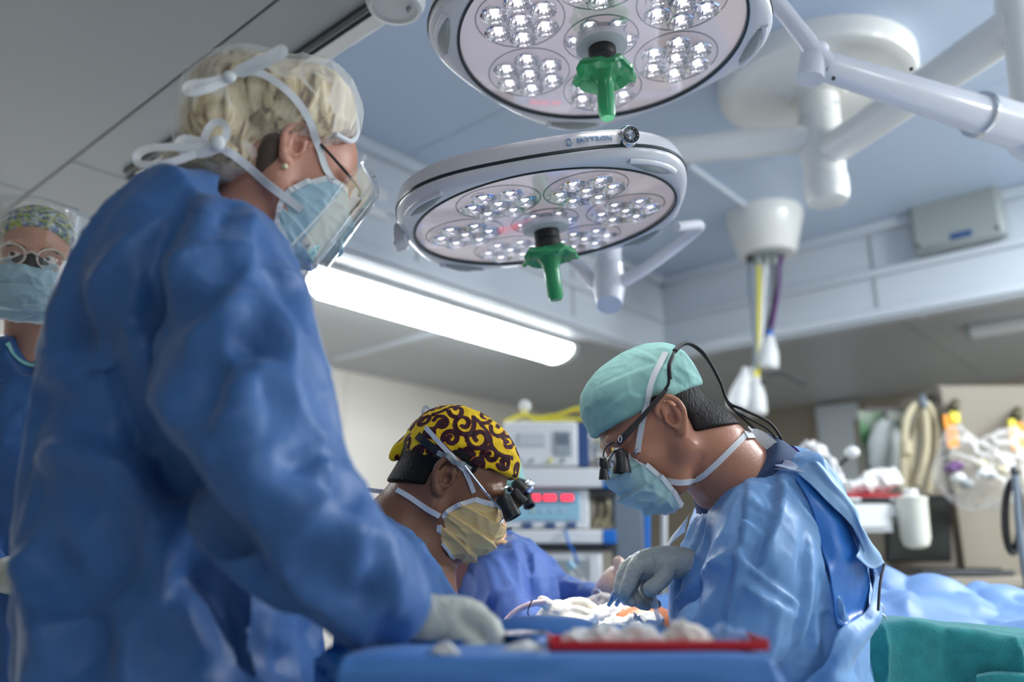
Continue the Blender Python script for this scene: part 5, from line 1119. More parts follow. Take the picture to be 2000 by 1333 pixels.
FA = [([(205, 640), (215, 760), (280, 860), (370, 960), (440, 1080), (520, 1180), (620, 1250)], 0.0390, .028, 'v'),
      ([(250, 470), (270, 560), (260, 660), (330, 780), (420, 900), (470, 1020)], 0.0260, .030, 'r'),
      ([(400, 380), (390, 460), (350, 560), (330, 640)], 0.0182, .030, 'r'), ([(330, 420), (260, 480), (200, 560), (180, 640)], 0.0234, .026, 'r'),
      ([(300, 560), (400, 510), (470, 480), (520, 470)], 0.0156, .022, 'r'), ([(290, 600), (380, 600), (450, 520)], 0.0182, .024, 'v'), ([(360, 700), (430, 620), (480, 560)], 0.0182, .022, 'r'),
      ([(500, 420), (520, 500), (560, 560), (600, 660)], 0.0182, .024, 'v'), ([(520, 560), (560, 660), (560, 760), (600, 850), (650, 870)], 0.0195, .028, 'r'),
      ([(400, 840), (410, 760), (460, 690), (540, 660)], 0.0208, .026, 'v'), ([(450, 860), (470, 760), (520, 700)], 0.0208, .026, 'r'), ([(420, 830), (480, 920), (560, 960), (640, 940)], 0.0182, .030, 'r'),
      ([(560, 880), (600, 930), (660, 960), (700, 1000)], 0.0234, .022, 'v'), ([(620, 900), (650, 940), (700, 985)], 0.0182, .018, 'r'), ([(500, 1100), (560, 1060), (620, 1000), (650, 950)], 0.0234, .024, 'r'),
      ([(560, 1120), (620, 1110), (680, 1150), (720, 1230)], 0.0156, .024, 'v'), ([(690, 1010), (700, 1080), (690, 1160)], 0.0169, .020, 'r'), ([(740, 1050), (735, 1120), (740, 1200)], 0.0156, .016, 'v'), ([(765, 1080), (770, 1140), (765, 1220)], 0.0130, .014, 'r'),
      ([(120, 600), (150, 620), (150, 700), (200, 780)], 0.0234, .026, 'v'), ([(80, 700), (120, 690), (170, 720), (190, 800)], 0.0182, .022, 'r'), ([(60, 780), (130, 800), (200, 850), (300, 860)], 0.0208, .024, 'v'),
      ([(70, 900), (140, 880), (230, 900), (320, 880)], 0.0208, .026, 'r'), ([(60, 960), (150, 960), (220, 1000), (230, 1080), (300, 1130)], 0.0208, .028, 'v'), ([(300, 950), (290, 1050), (300, 1150), (250, 1250)], 0.0182, .028, 'r'),
      ([(30, 1080), (60, 1140), (90, 1240), (120, 1330)], 0.0234, .024, 'r'), ([(60, 1080), (120, 1130), (170, 1220), (180, 1330)], 0.0208, .028, 'v'), ([(380, 1140), (360, 1220), (400, 1300)], 0.0182, .028, 'r'), ([(330, 1120), (420, 1160), (480, 1250), (500, 1330)], 0.0234, .028, 'v'), ([(560, 1260), (560, 1333)], 0.0156, .024, 'v')]
V, F = finish(gf, FA, (.16, .016, (1, 1, .5), 51, .3), (.07, .003, (1, 1, .7), 14, .35)); mesh('gown', V, F, M_['gown_dark'], A)
legs(A, (-.4, 1.15), 20, None, .5)
# gloved hand over the tray
y = .97
V, F = hand([(770, 1205, y, 46), (800, 1212, y, 44), (840, 1220, y, 43), (885, 1222, y, 45), (920, 1222, y, 40)],
  [[(925, 1208, y-.02, 20), (956, 1225, y-.025, 17), (964, 1252, y-.025, 15), (962, 1276, y-.022, 12)], [(925, 1216, y, 20), (958, 1234, y, 17), (966, 1258, y, 15), (966, 1280, y+.002, 12)], [(920, 1225, y+.02, 19), (950, 1240, y+.022, 16), (955, 1262, y+.022, 14), (955, 1280, y+.02, 11)],
   [(910, 1232, y+.036, 17), (935, 1248, y+.038, 14), (938, 1266, y+.038, 12), (938, 1280, y+.034, 10)], [(890, 1240, y-.025, 18), (912, 1258, y-.034, 16), (930, 1272, y-.034, 14), (940, 1284, y-.03, 11)]], h=.003, k=.008)
gl = mesh('glove', V, F, M_['glove'], A, label='grey latex glove over the tray table')
gc2 = MB()
for i, x in enumerate((806, 818, 832, 848)): gc2.tube([P(x-3, 1172+i, y-.016), P(x, 1200, y-.028), P(x-2, 1235, y-.024), P(x-8, 1258, y-.008)], .0018, 8, 16)
build(gc2, 'cuff_wrinkle', M_['glove'], gl)
# ---------------------------------------------------------------- left figure facing the lens
B = thing('person', 'figure at the left edge in floral cap, clear-framed glasses and pale blue mask', 'person', (-1.05, 1.75, 0))
fb = head_frame(66, 522, 1.66, 6, -62, 0, .98)
Vh, Fh = head_mesh(fb, [(P(70, 640, 1.73), .046), (P(70, 690, 1.76), .052), (P(70, 760, 1.78), .075)], h=.0028)
mesh('body', Vh, Fh, M_['skin_b'], B)
f = Field((-.15, -.12, -.1), (.15, .12, .19), .003); f.ell((-.016, 0, .042), (.106, .09, .098)); f.cut((.05, 0, .052), (.72, 0, -1), .006); V, F = f.mesh(); V = fb.w(relax(V, F, 2)); N = outward(V, F, vnormals(V, F)); V, N = crumple(V, N, .04, .003, (1, 1, 1), 2)
mf = mat('floral_cloth', (1, 1, 1), .8, bump=[('noise', 500, .0004, (1, 1, 1))]); nt = mf.node_tree; b = nt.nodes['Principled BSDF']; tc = nt.nodes.new('ShaderNodeTexCoord'); vo = nt.nodes.new('ShaderNodeTexVoronoi'); vo.inputs['Scale'].default_value = 150
nz = nt.nodes.new('ShaderNodeTexNoise'); nz.inputs['Scale'].default_value = 120; mx_ = nt.nodes.new('ShaderNodeMixRGB'); mx_.inputs[0].default_value = .02; nt.links.new(tc.outputs['Object'], mx_.inputs[1]); nt.links.new(nz.outputs['Color'], mx_.inputs[2]); nt.links.new(mx_.outputs[0], vo.inputs['Vector'])
rp = nt.nodes.new('ShaderNodeValToRGB'); rp.color_ramp.interpolation = 'CONSTANT'; sx = nt.nodes.new('ShaderNodeSeparateColor'); nt.links.new(vo.outputs['Color'], sx.inputs[0]); nt.links.new(sx.outputs[0], rp.inputs[0]); nt.links.new(rp.outputs[0], b.inputs['Base Color'])
cs = [srgb(214, 216, 200), srgb(60, 92, 150), srgb(170, 176, 70), srgb(196, 206, 210), srgb(100, 140, 120), srgb(90, 120, 176), srgb(190, 190, 110)]
el = rp.color_ramp.elements; el[0].color = cs[0]+(1,); el[1].position = .95; el[1].color = cs[3]+(1,)
for i, p_ in enumerate((.2, .35, .5, .62, .75, .86)): x = el.new(p_); x.color = cs[i+1]+(1,)
capb = mesh('cap', V, F, mf, B, label='blue, green and white floral cloth cap')
for s in (-1, 1): eye(fb, B, s)
mb = MB()
for s in (-1, 1): mb.tube([fb.w1((.096, .014*s, .019)), fb.w1((.098, .030*s, .024)), fb.w1((.088, .048*s, .018))], [.002, .003, .0014], 8, 10)
build(mb, 'eyebrow', M_['brown_hair'], B)
vt = MB(); vt.sheet([[fb.w1(q) for q in ((.062, .062, -.008), (.092, .04, -.010), (.118, 0, .004), (.092, -.04, -.010), (.062, -.062, -.008))], [fb.w1(q) for q in ((.062, .066, -.03), (.098, .044, -.04), (.124, 0, -.036), (.098, -.044, -.04), (.062, -.066, -.03))]], .001, 8, 30); build(vt, 'inner_mask', M_['rubber'], B, smooth=True, label='black mask edge under the blue mask')
mo, Vm, Fm = mask_part(fb, B, M_['mask_blue'], top=-.006, puff=1.03, edge=[(.072, .062, -.030), (.05, .070, -.05), (.04, .068, -.082), (.05, .054, -.112)], wob=.001)
M_['clear_frame'] = mat('clear_beige_frame', srgb(208, 192, 176), .15, coat=.6)
gs = build(MB().tube([fb.w1((.12, .013, .0)), fb.w1((.124, 0, .006)), fb.w1((.12, -.013, .0))], .003, 8, 10), 'glasses', M_['clear_frame'], B)
for s in (-1, 1):
    c = fb.w1((.114, .036*s, -.003)); X, Y_, Z = fb.R; X2 = unit(X+Y_*.18*s); Y2 = unit(np.cross(Z, X2))
    build(MB().tube([c+(Y2*.0255*math.cos(a)+Z*.022*math.sin(a)) for a in np.linspace(0, 2*PI, 33)], .0026, 10), 'rim', M_['clear_frame'], gs)
    mb = MB(); mb.lathe([(.023, -.001), (.0245, 0), (.023, .001)], c, Y2, Z, X2, n=28, sy=.86); build(mb, 'lens', M_['clear'], gs)
    build(MB().tube([fb.w1((.108, .062*s, .006)), fb.w1((.06, .076*s, .006)), fb.w1((.0, .08*s, .012))], .0022, 8, 12), 'temple', M_['clear_frame'], gs)
sh = MB(); G = [[fb.w1((.15-.075*(y/.1)**2+(z-.05)*.12, y, z)) for y in np.linspace(-.105, .105, 7)] for z in (.115, .05, -.03, -.12)]
sh.sheet(G, .0008, 14, 40); sh = build(sh, 'face_shield', M_['clear'], B, smooth=True, label='clear plastic face shield')
gf = gown_field([(676, -10, 140, 1.76, .08), (694, -50, 180, 1.76, .12), (735, -84, 215, 1.77, .14), (830, -105, 240, 1.77, .15), (950, -110, 245, 1.77, .15), (1100, -105, 240, 1.77, .15), (1250, -110, 245, 1.77, .16), (1600, -110, 250, 1.77, .17), (1850, -120, 250, 1.77, .18)], .009,
   arms=[[(-70, 770, 1.74, 45), (-95, 900, 1.70, 44), (-80, 1050, 1.62, 38), (0, 1120, 1.52, 34)], [(205, 770, 1.78, 45), (235, 900, 1.76, 44), (220, 1060, 1.68, 38), (170, 1130, 1.58, 34)]])
gf.chain([P(72, 600, 1.72), P(72, 692, 1.66)], [.046, .046], k=.012, op='s')
V, F = finish(gf, [([(0, 760), (40, 770), (90, 740)], .006, .012, 'r'), ([(10, 860), (60, 850), (110, 800)], .006, .014, 'v'), ([(20, 980), (60, 940), (100, 900)], .008, .016, 'r'), ([(0, 1090), (40, 1100), (60, 1098)], .006, .008, 'v')], (.09, .008, (1, 1, .5), 61, .3), (.03, .003, (1, 1, .8), 7, .35)); gb = bvh_of(V, F); gg = mesh('gown', V, F, M_['gown_dark'], B)
strap('collar_binding', [(14, 672), (24, 694), (44, 710), (66, 716), (92, 710), (112, 696)], gb, .010, M_['teal_trim'], gg, off=.003)
legs(B, (-1.05, 1.78), -62, None, .5)
V, F = hand([(10, 1122, 1.5, 30), (40, 1125, 1.46, 32)], [[(50, 1112+6*i, 1.45-.01*i, 12), (85, 1118+6*i, 1.42-.01*i, 10), (105, 1124+6*i, 1.42-.01*i, 9)] for i in range(4)]+[[(40, 1100, 1.45, 12), (62, 1092, 1.43, 10), (76, 1096, 1.43, 9)]], h=.004)
mesh('glove', V, F, M_['glove'], B)
# ================================================================ tables and what lies on them
# operating table under its drapes
T = thing('operating_table', 'operating table under blue drapes between the surgeons', 'table', (.17, 2.0, 0))
TX = unit([.32, 1., 0]); TS = unit([1., -.32, 0]); mb = MB(); mb.box((.27, 1.98, .88), (.33, 1.4, .08), TS, TX); build(mb, 'table_top', M_['greyblue'], T, bevel=.01)
mb = MB(); mb.box((.27, 2.1, .45), (.2, .3, .8)); build(mb, 'column', M_['alu'], T, bevel=.02)
mb = MB(); mb.box((.27, 2.1, .05), (.3, .9, .1), TS, TX); build(mb, 'base', M_['alu'], T, bevel=.02)
def wob(a, s, b=0, s2=40): return lambda B, u, v: a*vnoise(B*s)+b*ridged(B*s2, 2)
dr = MB(); G = []
for (py, Y, za) in ((1270, 1.22, -.25), (1262, 1.24, 0), (1252, 1.40, .0), (1240, 1.62, .0), (1215, 2.0, .02), (1195, 2.5, .03), (1190, 2.8, .03)):
    z = P(1100, py, Y)[2]+za; G.append([(.11+(Y-1.5)*.32+x, Y-.3*x, z+dz) for x, dz in ((-.19, -.4), (-.175, -.02), (-.1, .0), (.0, .012), (.1, .0), (.175, -.02), (.19, -.4))])
dr.sheet(G, .002, 60, 60, wob=wob(.012, 11, .003, 14)); d = build(dr, 'patient_drape', M_['drape_blue'], None, smooth=True, off=(.17, 1.9, .9)); tag(d, 'blue surgical drape over the patient between the surgeons', 'drape')
# cover folded toward the tray table
dr = MB(); G = [[P(970, 1262, 1.26), P(1040, 1262, 1.26), P(1110, 1266, 1.26), P(1180, 1276, 1.26)], [P(972, 1250, 1.32), P(1040, 1250, 1.32), P(1100, 1250, 1.32), P(1180, 1266, 1.32)], [P(975, 1262, 1.40), P(1040, 1262, 1.40), P(1110, 1262, 1.40), P(1190, 1270, 1.40)]]
dr.sheet(G, .003, 24, 40, wob=wob(.003, 30)); d = build(dr, 'folded_drape', mat('slate_blue_drape', srgb(52, 92, 130), .7, bump=[('ridge', 20, .003, (1, 1, 1))]), None, smooth=True, off=P(1050, 1255, 1.33)); tag(d, 'slate blue folded drape edge beside the grey gloved forearm', 'drape')
# patient: lump of skin seen past the gauze
f = Field(P(1190, 1265, 1.45)-.03, P(1330, 1180, 1.68)+.05, .004); f.chain([P(1200, 1245, 1.6), P(1255, 1228, 1.58), P(1300, 1235, 1.56)], [.03, .036, .03], k=.02, n=8); V, F = f.mesh()
pt = thing('patient', 'patient skin showing under the gauze beside the light blue gown', 'person', P(1250, 1240, 1.6)); mesh('body', V, F, mat('skin_iodine', srgb(206, 128, 84), .35, sss=.1), pt)
def cloth_lump(name, pts, rs, m, label, cat, h=.0035, cell=.03, amp=.007, seed=1, group=None):
    q = [P(*p) for p in pts]; rr = [r*M(*p) for r, p in zip(rs, pts)]; f = Field(np.min(q, 0)-max(rr)-.02, np.max(q, 0)+max(rr)+.02, h); f.chain(q, rr, k=.015, n=len(q)*3)
    V, F = f.mesh(); V = relax(V, F, 1); N = outward(V, F, vnormals(V, F)); V, N = crumple(V, N, cell, amp, (1, 1, 1), seed); V, N = crumple(V, N, cell*.45, amp*.4, (1, 1, 1), seed+1)
    o = mesh(name, V, F, m, None, off=q[0]); return tag(o, label, cat, group)
cloth_lump('gauze_sponge', [(1150, 1215, 1.60), (1185, 1205, 1.60), (1215, 1205, 1.6), (1245, 1215, 1.6)], [10, 15, 16, 12], M_['gauze'], 'crumpled white gauze under the white gloved fingers', 'gauze', seed=2)
cloth_lump('gauze_sponge', [(1180, 1228, 1.54), (1215, 1226, 1.54), (1250, 1224, 1.54), (1285, 1215, 1.54)], [10, 14, 13, 10], M_['gauze'], 'white gauze roll lying before the patient skin', 'gauze', seed=4)
cloth_lump('gauze_sponge', [(1140, 1192, 1.74), (1180, 1182, 1.74), (1215, 1180, 1.74)], [12, 15, 12], mat('grey_gauze', srgb(170, 168, 170), .9), 'greyish gauze heap behind the operating field', 'gauze', seed=6)
cloth_lump('blue_towel', [(1225, 1240, 1.46), (1255, 1248, 1.46), (1290, 1250, 1.46), (1330, 1255, 1.44)], [10, 14, 14, 12], M_['drape_blue'], 'crumpled blue cloth below the patient skin', 'cloth', seed=8)
# instruments in the field
def forceps(label, a, b, c, cat='forceps', w=.0022, rings=True):
    t = thing('forceps', label, cat, P(*a)); A_, B_, C_ = P(*a), P(*b), P(*c); n = unit(np.cross(B_-A_, O0-A_))
    for s in (-1, 1):
        build(MB().tube([A_+n*.001*s, B_+n*(.006 if rings else .003)*s, C_+n*(.010 if rings else .0035)*s], [w*.7, w, w*.8], 8, 12), 'arm', M_['steel'], t)
        if rings: build(MB().tube([C_+n*.010*s+(C_-B_)*.1+(n*math.cos(k)*s+unit(C_-B_)*math.sin(k))*.010 for k in np.linspace(0, 2*PI, 15)], .0018, 6), 'finger_ring', M_['steel'], t)
    build(MB().ell(B_, (.004, .004, .004), 10, 6), 'pivot', M_['steel'], t); return t
forceps('steel forceps upright by the grey gloved fingertips', (1188, 1184, 1.46), (1200, 1163, 1.45), (1211, 1146, 1.44), 'forceps', .003, False)
forceps('second steel forceps leaning just right of the first', (1203, 1184, 1.47), (1212, 1166, 1.46), (1222, 1150, 1.45), 'forceps', .003, False)
forceps('steel clamp lying in the gauze before the patient skin', (1240, 1212, 1.5), (1246, 1206, 1.5), (1256, 1218, 1.5), 'clamp')
forceps('dark steel clamp standing by the slate blue drape', (1140, 1236, 1.40), (1146, 1243, 1.40), (1154, 1252, 1.40), 'clamp')
forceps('row of clamp rings behind the operating field', (1200, 1182, 1.8), (1182, 1178, 1.8), (1165, 1172, 1.8), 'clamp')
t = thing('suction_tube', 'translucent pinkish tube arching to the white gloved thumb', 'tube', P(985, 1222, 1.66))
build(MB().tube([P(984, 1232, 1.64), P(990, 1212, 1.64), P(1012, 1192, 1.64), P(1040, 1180, 1.64), P(1066, 1176, 1.64)], .0055, 12, 30), 'tubing', mat('pink_tube', srgb(214, 190, 196), .3), t)
build(MB().tube([P(1040, 1172, 1.63), P(1034, 1184, 1.63), P(1031, 1198, 1.63), P(1036, 1212, 1.63)], .0012, 6, 16), 'clip_wire', M_['rubber'], t)
# tray table in the foreground
tt = thing('instrument_table', 'tray table in front, hidden under a blue drape', 'table', (.05, .98, 0)); x0, x1 = -.165, .25; zt = 1.0
build(MB().box((.05, .965, zt-.016), (x1-x0-.02, .22, .025)), 'tray', M_['chrome'], tt, bevel=.01); build(MB().tube([(.05, 1.05, .05), (.05, 1.05, zt-.03)], .018, 12), 'post', M_['chrome'], tt); build(MB().box((.05, 1.0, .03), (.5, .4, .05)), 'base', M_['alu'], tt, bevel=.01)
G = []
for (y, z) in ((.838, .55), (.840, .8), (.842, .95), (.846, .998), (.87, 1.010), (.96, 1.010), (1.06, 1.006), (1.085, .99), (1.09, .8)):
    G.append([(x0-.012, y, min(z, .7)), (x0-.010, y, min(z, .93)), (x0-.002, y, min(z, .995)), (x0+.02, y, z), (x0+.14, y, z), (.05, y-.004, z), (x1-.12, y, z), (x1-.02, y, z), (x1+.004, y, min(z, .995)), (x1+.012, y, min(z, .93)), (x1+.014, y, min(z, .7))])
dr = MB(); dr.sheet(G, .002, 70, 90, wob=lambda B, u, v: np.where(B[..., 2] < .99, .008*vnoise(B*np.array([13, 13, 5])), .001*vnoise(B*20))); d = build(dr, 'table_drape', M_['drape_blue'], None, smooth=True, off=(.05, .96, 1.0)); tag(d, 'smooth blue drape hanging over the front tray table', 'drape')
cloth_lump('film_bundle', [(645, 1350, .98), (660, 1310, .98), (690, 1290, .97), (720, 1300, .95)], [24, 32, 26, 24], M_['gown_plastic'], 'crumpled glossy blue plastic at the left end of the front table', 'plastic film', cell=.04, amp=.012, seed=12)
# red tray with cloths
tr = thing('red_tray', 'flat red tray on the front table holding white cloths', 'tray', P(1260, 1268, .93)); a, b = P(1072, 1270, .93), P(1466, 1262, .93)
z = 1.0145
m_ = MB(); m_.box(((a[0]+b[0])/2, .905, z), (b[0]-a[0], .07, .004)); build(m_, 'tray_floor', M_['red'], tr, bevel=.0015)
for s in (-1, 1): build(MB().box(((a[0]+b[0])/2, .905+.035*s, z+.003), (b[0]-a[0], .004, .009)), 'tray_rim', M_['red'], tr, bevel=.0015); build(MB().box(((a[0]+b[0])/2+(b[0]-a[0])/2*s, .905, z+.004), (.004, .074, .012)), 'tray_rim', M_['red'], tr, bevel=.0015)
cloth_lump('gauze_sponge', [(1095, 1262, .91), (1160, 1254, .91), (1230, 1250, .91), (1290, 1254, .91)], [9, 15, 15, 12], M_['gauze'], 'wide white gauze pile on the left half of the red tray', 'gauze', seed=21)
cloth_lump('gauze_sponge', [(1296, 1252, .91), (1340, 1246, .91), (1376, 1250, .91)], [12, 16, 12], mat('warm_gauze', srgb(226, 220, 212), .9), 'white gauze on the middle of the red tray', 'gauze', seed=25)
cloth_lump('blue_towel', [(1372, 1254, .91), (1410, 1250, .91), (1446, 1254, .91)], [9, 11, 9], M_['drape_pale'], 'pale blue ribbed cloth on the right end of the red tray', 'cloth', seed=27)
# small things left on the tray
t = thing('kidney_dish', 'steel dish under the grey glove on the front table', 'dish', P(860, 1280, .93)); q = np.array([P(860, 1278, .93)[0], .95, 1.012])
build(MB().lathe([(.001, .0), (.045, 0), (.052, .006), (.055, .007), (.052, .0055), (.046, .002)], q, n=40, sy=.62, capb=False), 'bowl', M_['chrome'], t)
cloth_lump('cotton_ball', [(862, 1281, .865), (880, 1281, .865)], [5, 5], M_['gauze'], 'small white swab on the table edge under the gloved fist', 'swab', seed=31, h=.0025)
cloth_lump('white_pad', [(985, 1277, .885), (1020, 1276, .885), (1048, 1275, .885)], [5, 6, 4], M_['gauze'], 'flat white pad on the table left of the red tray', 'pad', seed=33, h=.002, amp=.002)
t = thing('bowl', 'shallow steel bowl rim left of the red tray', 'bowl', P(1015, 1270, .95)); q = np.array([P(1015, 1272, .96)[0], .965, 1.014])
build(MB().lathe([(.001, 0), (.02, 0), (.03, .008), (.032, .0085), (.029, .006), (.02, .001)], q, n=30, capb=False), 'basin', M_['chrome'], t)
# right-hand table: green towel and pale drape
rt = thing('back_table', 'side table at right under green and pale blue cloths', 'table', (.98, 1.85, 0)); build(MB().box((1.02, 1.92, .93), (.86, .66, .04)), 'table_top', M_['chrome'], rt, bevel=.01)
for sx in (-.36, .4):
    for sy in (-.28, .28): build(MB().tube([(1.02+sx, 1.92+sy, 0), (1.02+sx, 1.92+sy, .92)], .016, 12), 'leg', M_['chrome'], rt)
xs = (1680, 1720, 1780, 1850, 1920, 1980, 2080, 2200)
def row(ys, Y): return [P(x, y, Y) for x, y in zip(xs, ys)]
GG = [row((1420,)*8, 1.555), row((1330, 1330, 1330, 1335, 1335, 1335, 1340, 1350), 1.55), row((1260, 1262, 1266, 1272, 1278, 1284, 1292, 1302), 1.545), row((1226, 1226, 1222, 1236, 1246, 1250, 1262, 1272), 1.55), row((1216, 1214, 1214, 1224, 1232, 1240, 1250, 1262), 1.57), row((1212, 1210, 1212, 1218, 1226, 1232, 1242, 1254), 1.62)]
mb = MB(); mb.sheet(GG, .004, 60, 110, wob=lambda B, u, v: .030*(np.abs(np.sin(B[..., 0]*13+.9+.5*vnoise(B*4)))**.5-.6)*np.clip((.72-u)*3, 0, 1)+.004*ridged(B*11, 2)); g = build(mb, 'green_towel', M_['drape_green'], None, smooth=True, off=(.95, 1.56, .95)); tag(g, 'teal green knitted towel hanging over the right-hand table', 'towel')
mb = MB(); mb.sheet([[p+[0, -.006, .003] for p in row((1225, 1226, 1228, 1238, 1240, 1246, 1258, 1270), 1.548)[i:i+3]] for i in (0,)]+[[p+[0, -.009, -.02] for p in row((1250, 1262, 1262, 1270, 1268, 1270, 1280, 1292), 1.545)[i:i+3]] for i in (0,)], .003, 10, 30)
mb = MB(); mb.sheet([[P(1908, 1318, 1.53), P(1950, 1312, 1.53), P(2040, 1318, 1.53)], [P(1906, 1330, 1.52), P(1950, 1326, 1.52), P(2040, 1330, 1.52)], [P(1905, 1390, 1.53), P(1950, 1390, 1.53), P(2040, 1390, 1.53)]], .006, 16, 30); o = build(mb, 'folded_towel', M_['drape_green'], None, smooth=True, off=P(1950, 1330, 1.53)); tag(o, 'folded corner of a second teal towel at the lower right', 'towel')
GG = [row((1204, 1207, 1214, 1222, 1230, 1238, 1250, 1262), 1.585), row((1188, 1196, 1204, 1210, 1217, 1226, 1238, 1250), 1.62), row((1160, 1176, 1180, 1190, 1196, 1200, 1212, 1224), 1.74), row((1130, 1150, 1140, 1160, 1164, 1168, 1180, 1194), 1.9), row((1112, 1122, 1122, 1138, 1142, 1148, 1160, 1175), 2.05), row((1108, 1104, 1109, 1121, 1127, 1131, 1146, 1160), 2.16), row((1150, 1150, 1150, 1160, 1165, 1170, 1180, 1190), 2.24)]
mb = MB(); mb.sheet(GG, .002, 70, 110, wob=lambda B, u, v: .045*ridged(B*np.array([3.6, 2.6, 3.6])+2, 2)+.018*ridged(B*7.5, 2)); g = build(mb, 'instrument_drape', M_['drape_pale'], None, smooth=True, off=(1.0, 1.8, 1.0)); tag(g, 'pale blue drape rumpled over the right-hand table', 'drape')
forceps('steel instrument on the pale drape beside the light blue gown', (1688, 1196, 1.58), (1702, 1194, 1.58), (1716, 1197, 1.58), 'instrument', .0016)
# ================================================================ equipment cart behind
YC = 3.15
def bx(mb, x0, x1, y0, y1, Y, dep, dz=None):
    a = P(x0, y1, Y); b = P(x1, y0, Y); return mb.box(((a[0]+b[0])/2, Y+dep/2, (a[2]+b[2])/2), (b[0]-a[0], dep, b[2]-a[2]))
ct = thing('equipment_cart', 'grey trolley with shelves and blue end caps behind the surgeons', 'cart', (.12, YC+.2, 0))
bx(m := MB(), 1208, 1252, 880, 1320, YC+.1, .08); build(m, 'column', M_['greyblue'], ct, bevel=.008)
bx(m := MB(), 800, 836, 880, 1320, YC+.1, .08); build(m, 'column', M_['greyblue'], ct, bevel=.008)
for y0, y1 in ((915, 952), (1036, 1062), (1150, 1176)):
    bx(m := MB(), 830, 1180, y0, y1, YC, .04); sh_ = build(m, 'shelf', M_['white'], ct, bevel=.006)
    for x_ in (1178, 806): bx(m := MB(), x_, x_+26, y0-1, y1+1, YC-.005, .05); build(m, 'end_cap', M_['blue_plastic'], sh_, bevel=.006)
    bx(m := MB(), 836, 1205, y1, y1+15, YC+.04, .38); build(m, 'shelf_tray', M_['dark_grey'], sh_)
build(MB().tube([P(1262, 930, YC+.14), P(1262, 1300, YC+.14)], .016, 12), 'blue_rail', M_['blue_plastic'], ct); build(MB().tube([P(1297, 940, YC+.2), P(1297, 1300, YC+.2)], .012, 12), 'side_pole', M_['white'], ct)
build(MB().box((.12, YC+.2, .06), (.8, .5, .08)), 'base', M_['dark_grey'], ct, bevel=.02)
t = thing('monitor_unit', 'white box with grey screen and blue side on the cart top shelf', 'medical device', P(1070, 912, YC+.05))
bx(m := MB(), 985, 1128, 824, 912, YC+.03, .26); build(m, 'housing', M_['white'], t, bevel=.01); bx(m := MB(), 1128, 1150, 826, 912, YC+.035, .255); build(m, 'side_panel', M_['navy'], t, bevel=.004)
bx(m := MB(), 1084, 1116, 842, 890, YC+.022, .012); sc_ = build(m, 'display', M_['screen'], t, bevel=.003); bx(m := MB(), 1089, 1111, 848, 868, YC+.019, .006); build(m, 'display_field', M_['greyblue'], sc_)
bx(m := MB(), 1012, 1066, 846, 872, YC+.024, .01); build(m, 'label_panel', mat('light_grey', srgb(196, 202, 206), .5), t, bevel=.002)
for x in (1016, 1040, 1075, 1100): build(MB().lathe([(.008, 0), (.007, .012)], P(x, 900, YC+.03), (1, 0, 0), (0, 0, 1), (0, -1, 0), n=16), 'knob', M_['yellow' if x == 1075 else 'grey'], t)
t = thing('yellow_strap', 'coiled yellow strap lying on top of the white monitor box', 'strap', P(1070, 820, YC+.15)); q = [P(x, y, YC+.12) for x, y in ((985, 826), (1020, 812), (1050, 818), (1090, 812), (1125, 800), (1142, 806), (1140, 820), (1110, 821), (1070, 823), (1040, 823))]
mb = MB(); pp = cr(q, 60); mb.ribbon(pp, np.tile([0, 0, 1.], (60, 1))*1+np.cross(np.gradient(pp, axis=0), [0, 1, 0])*0+unit([0, 0, 1]), .07, .005); build(mb, 'webbing', M_['yellow'], t)
t = thing('wheel_knob', 'white round knob beside the yellow strap on the monitor box', 'knob', P(1025, 815, YC+.1)); build(MB().lathe([(.02, 0), (.024, .006), (.024, .02), (.018, .026), (.008, .028)], P(1025, 795, YC+.13), (1, 0, 0), (0, 0, 1), (0, -1, 0), n=24), 'knob_disc', M_['white'], t); build(MB().tube([P(1025, 824, YC+.14), P(1025, 795, YC+.14)], .01, 10), 'stem', M_['white'], t)
t = thing('electrosurgical_unit', 'pale blue panel device with three red number displays on the cart', 'medical device', P(1070, 1034, YC+.05))
bx(m := MB(), 985, 1150, 956, 1034, YC+.03, .26); build(m, 'housing', M_['white'], t, bevel=.01); bx(m := MB(), 992, 1132, 960, 1018, YC+.024, .01); build(m, 'front_panel', M_['device_blue'], t, bevel=.003)
for x in (1044, 1074, 1108):
    bx(m := MB(), x-13, x+13, 965, 980, YC+.018, .008); dd = build(m, 'display', M_['black'], t)
    for k_ in range(3): bx(m := MB(), x-11+8*k_, x-5+8*k_, 967, 978, YC+.015, .004); build(m, 'digit', M_['led_red'], dd)
for x in (1030, 1075, 1116): bx(m := MB(), x-10, x+10, 1022, 1032, YC+.022, .014); build(m, 'connector', M_['navy'], t, bevel=.002)
for x in (1040, 1060, 1080, 1100): build(MB().ell(P(x, 998, YC+.02), (.005, .004, .005), 8, 6), 'button', M_['yellow' if x == 1040 else 'white'], t)
t = thing('blue_lead', 'thin blue cable dangling from the red-display device', 'cable', P(1108, 1034, YC)); build(MB().tube([P(1104, 1036, YC-.01), P(1110, 1060, YC-.03), P(1120, 1078, YC-.02), P(1128, 1100, YC)], .005, 8, 20), 'lead', M_['blue_plastic'], t)
t = thing('pump_unit', 'white device with grey panel on the lowest visible cart shelf', 'medical device', P(1120, 1150, YC+.05)); bx(m := MB(), 1068, 1176, 1080, 1148, YC+.03, .26); build(m, 'housing', M_['white'], t, bevel=.01)
bx(m := MB(), 1086, 1150, 1094, 1130, YC+.024, .01); build(m, 'front_panel', M_['grey'], t, bevel=.003); bx(m := MB(), 1152, 1170, 1086, 1140, YC+.022, .012); build(m, 'handle', M_['white'], t, bevel=.003)
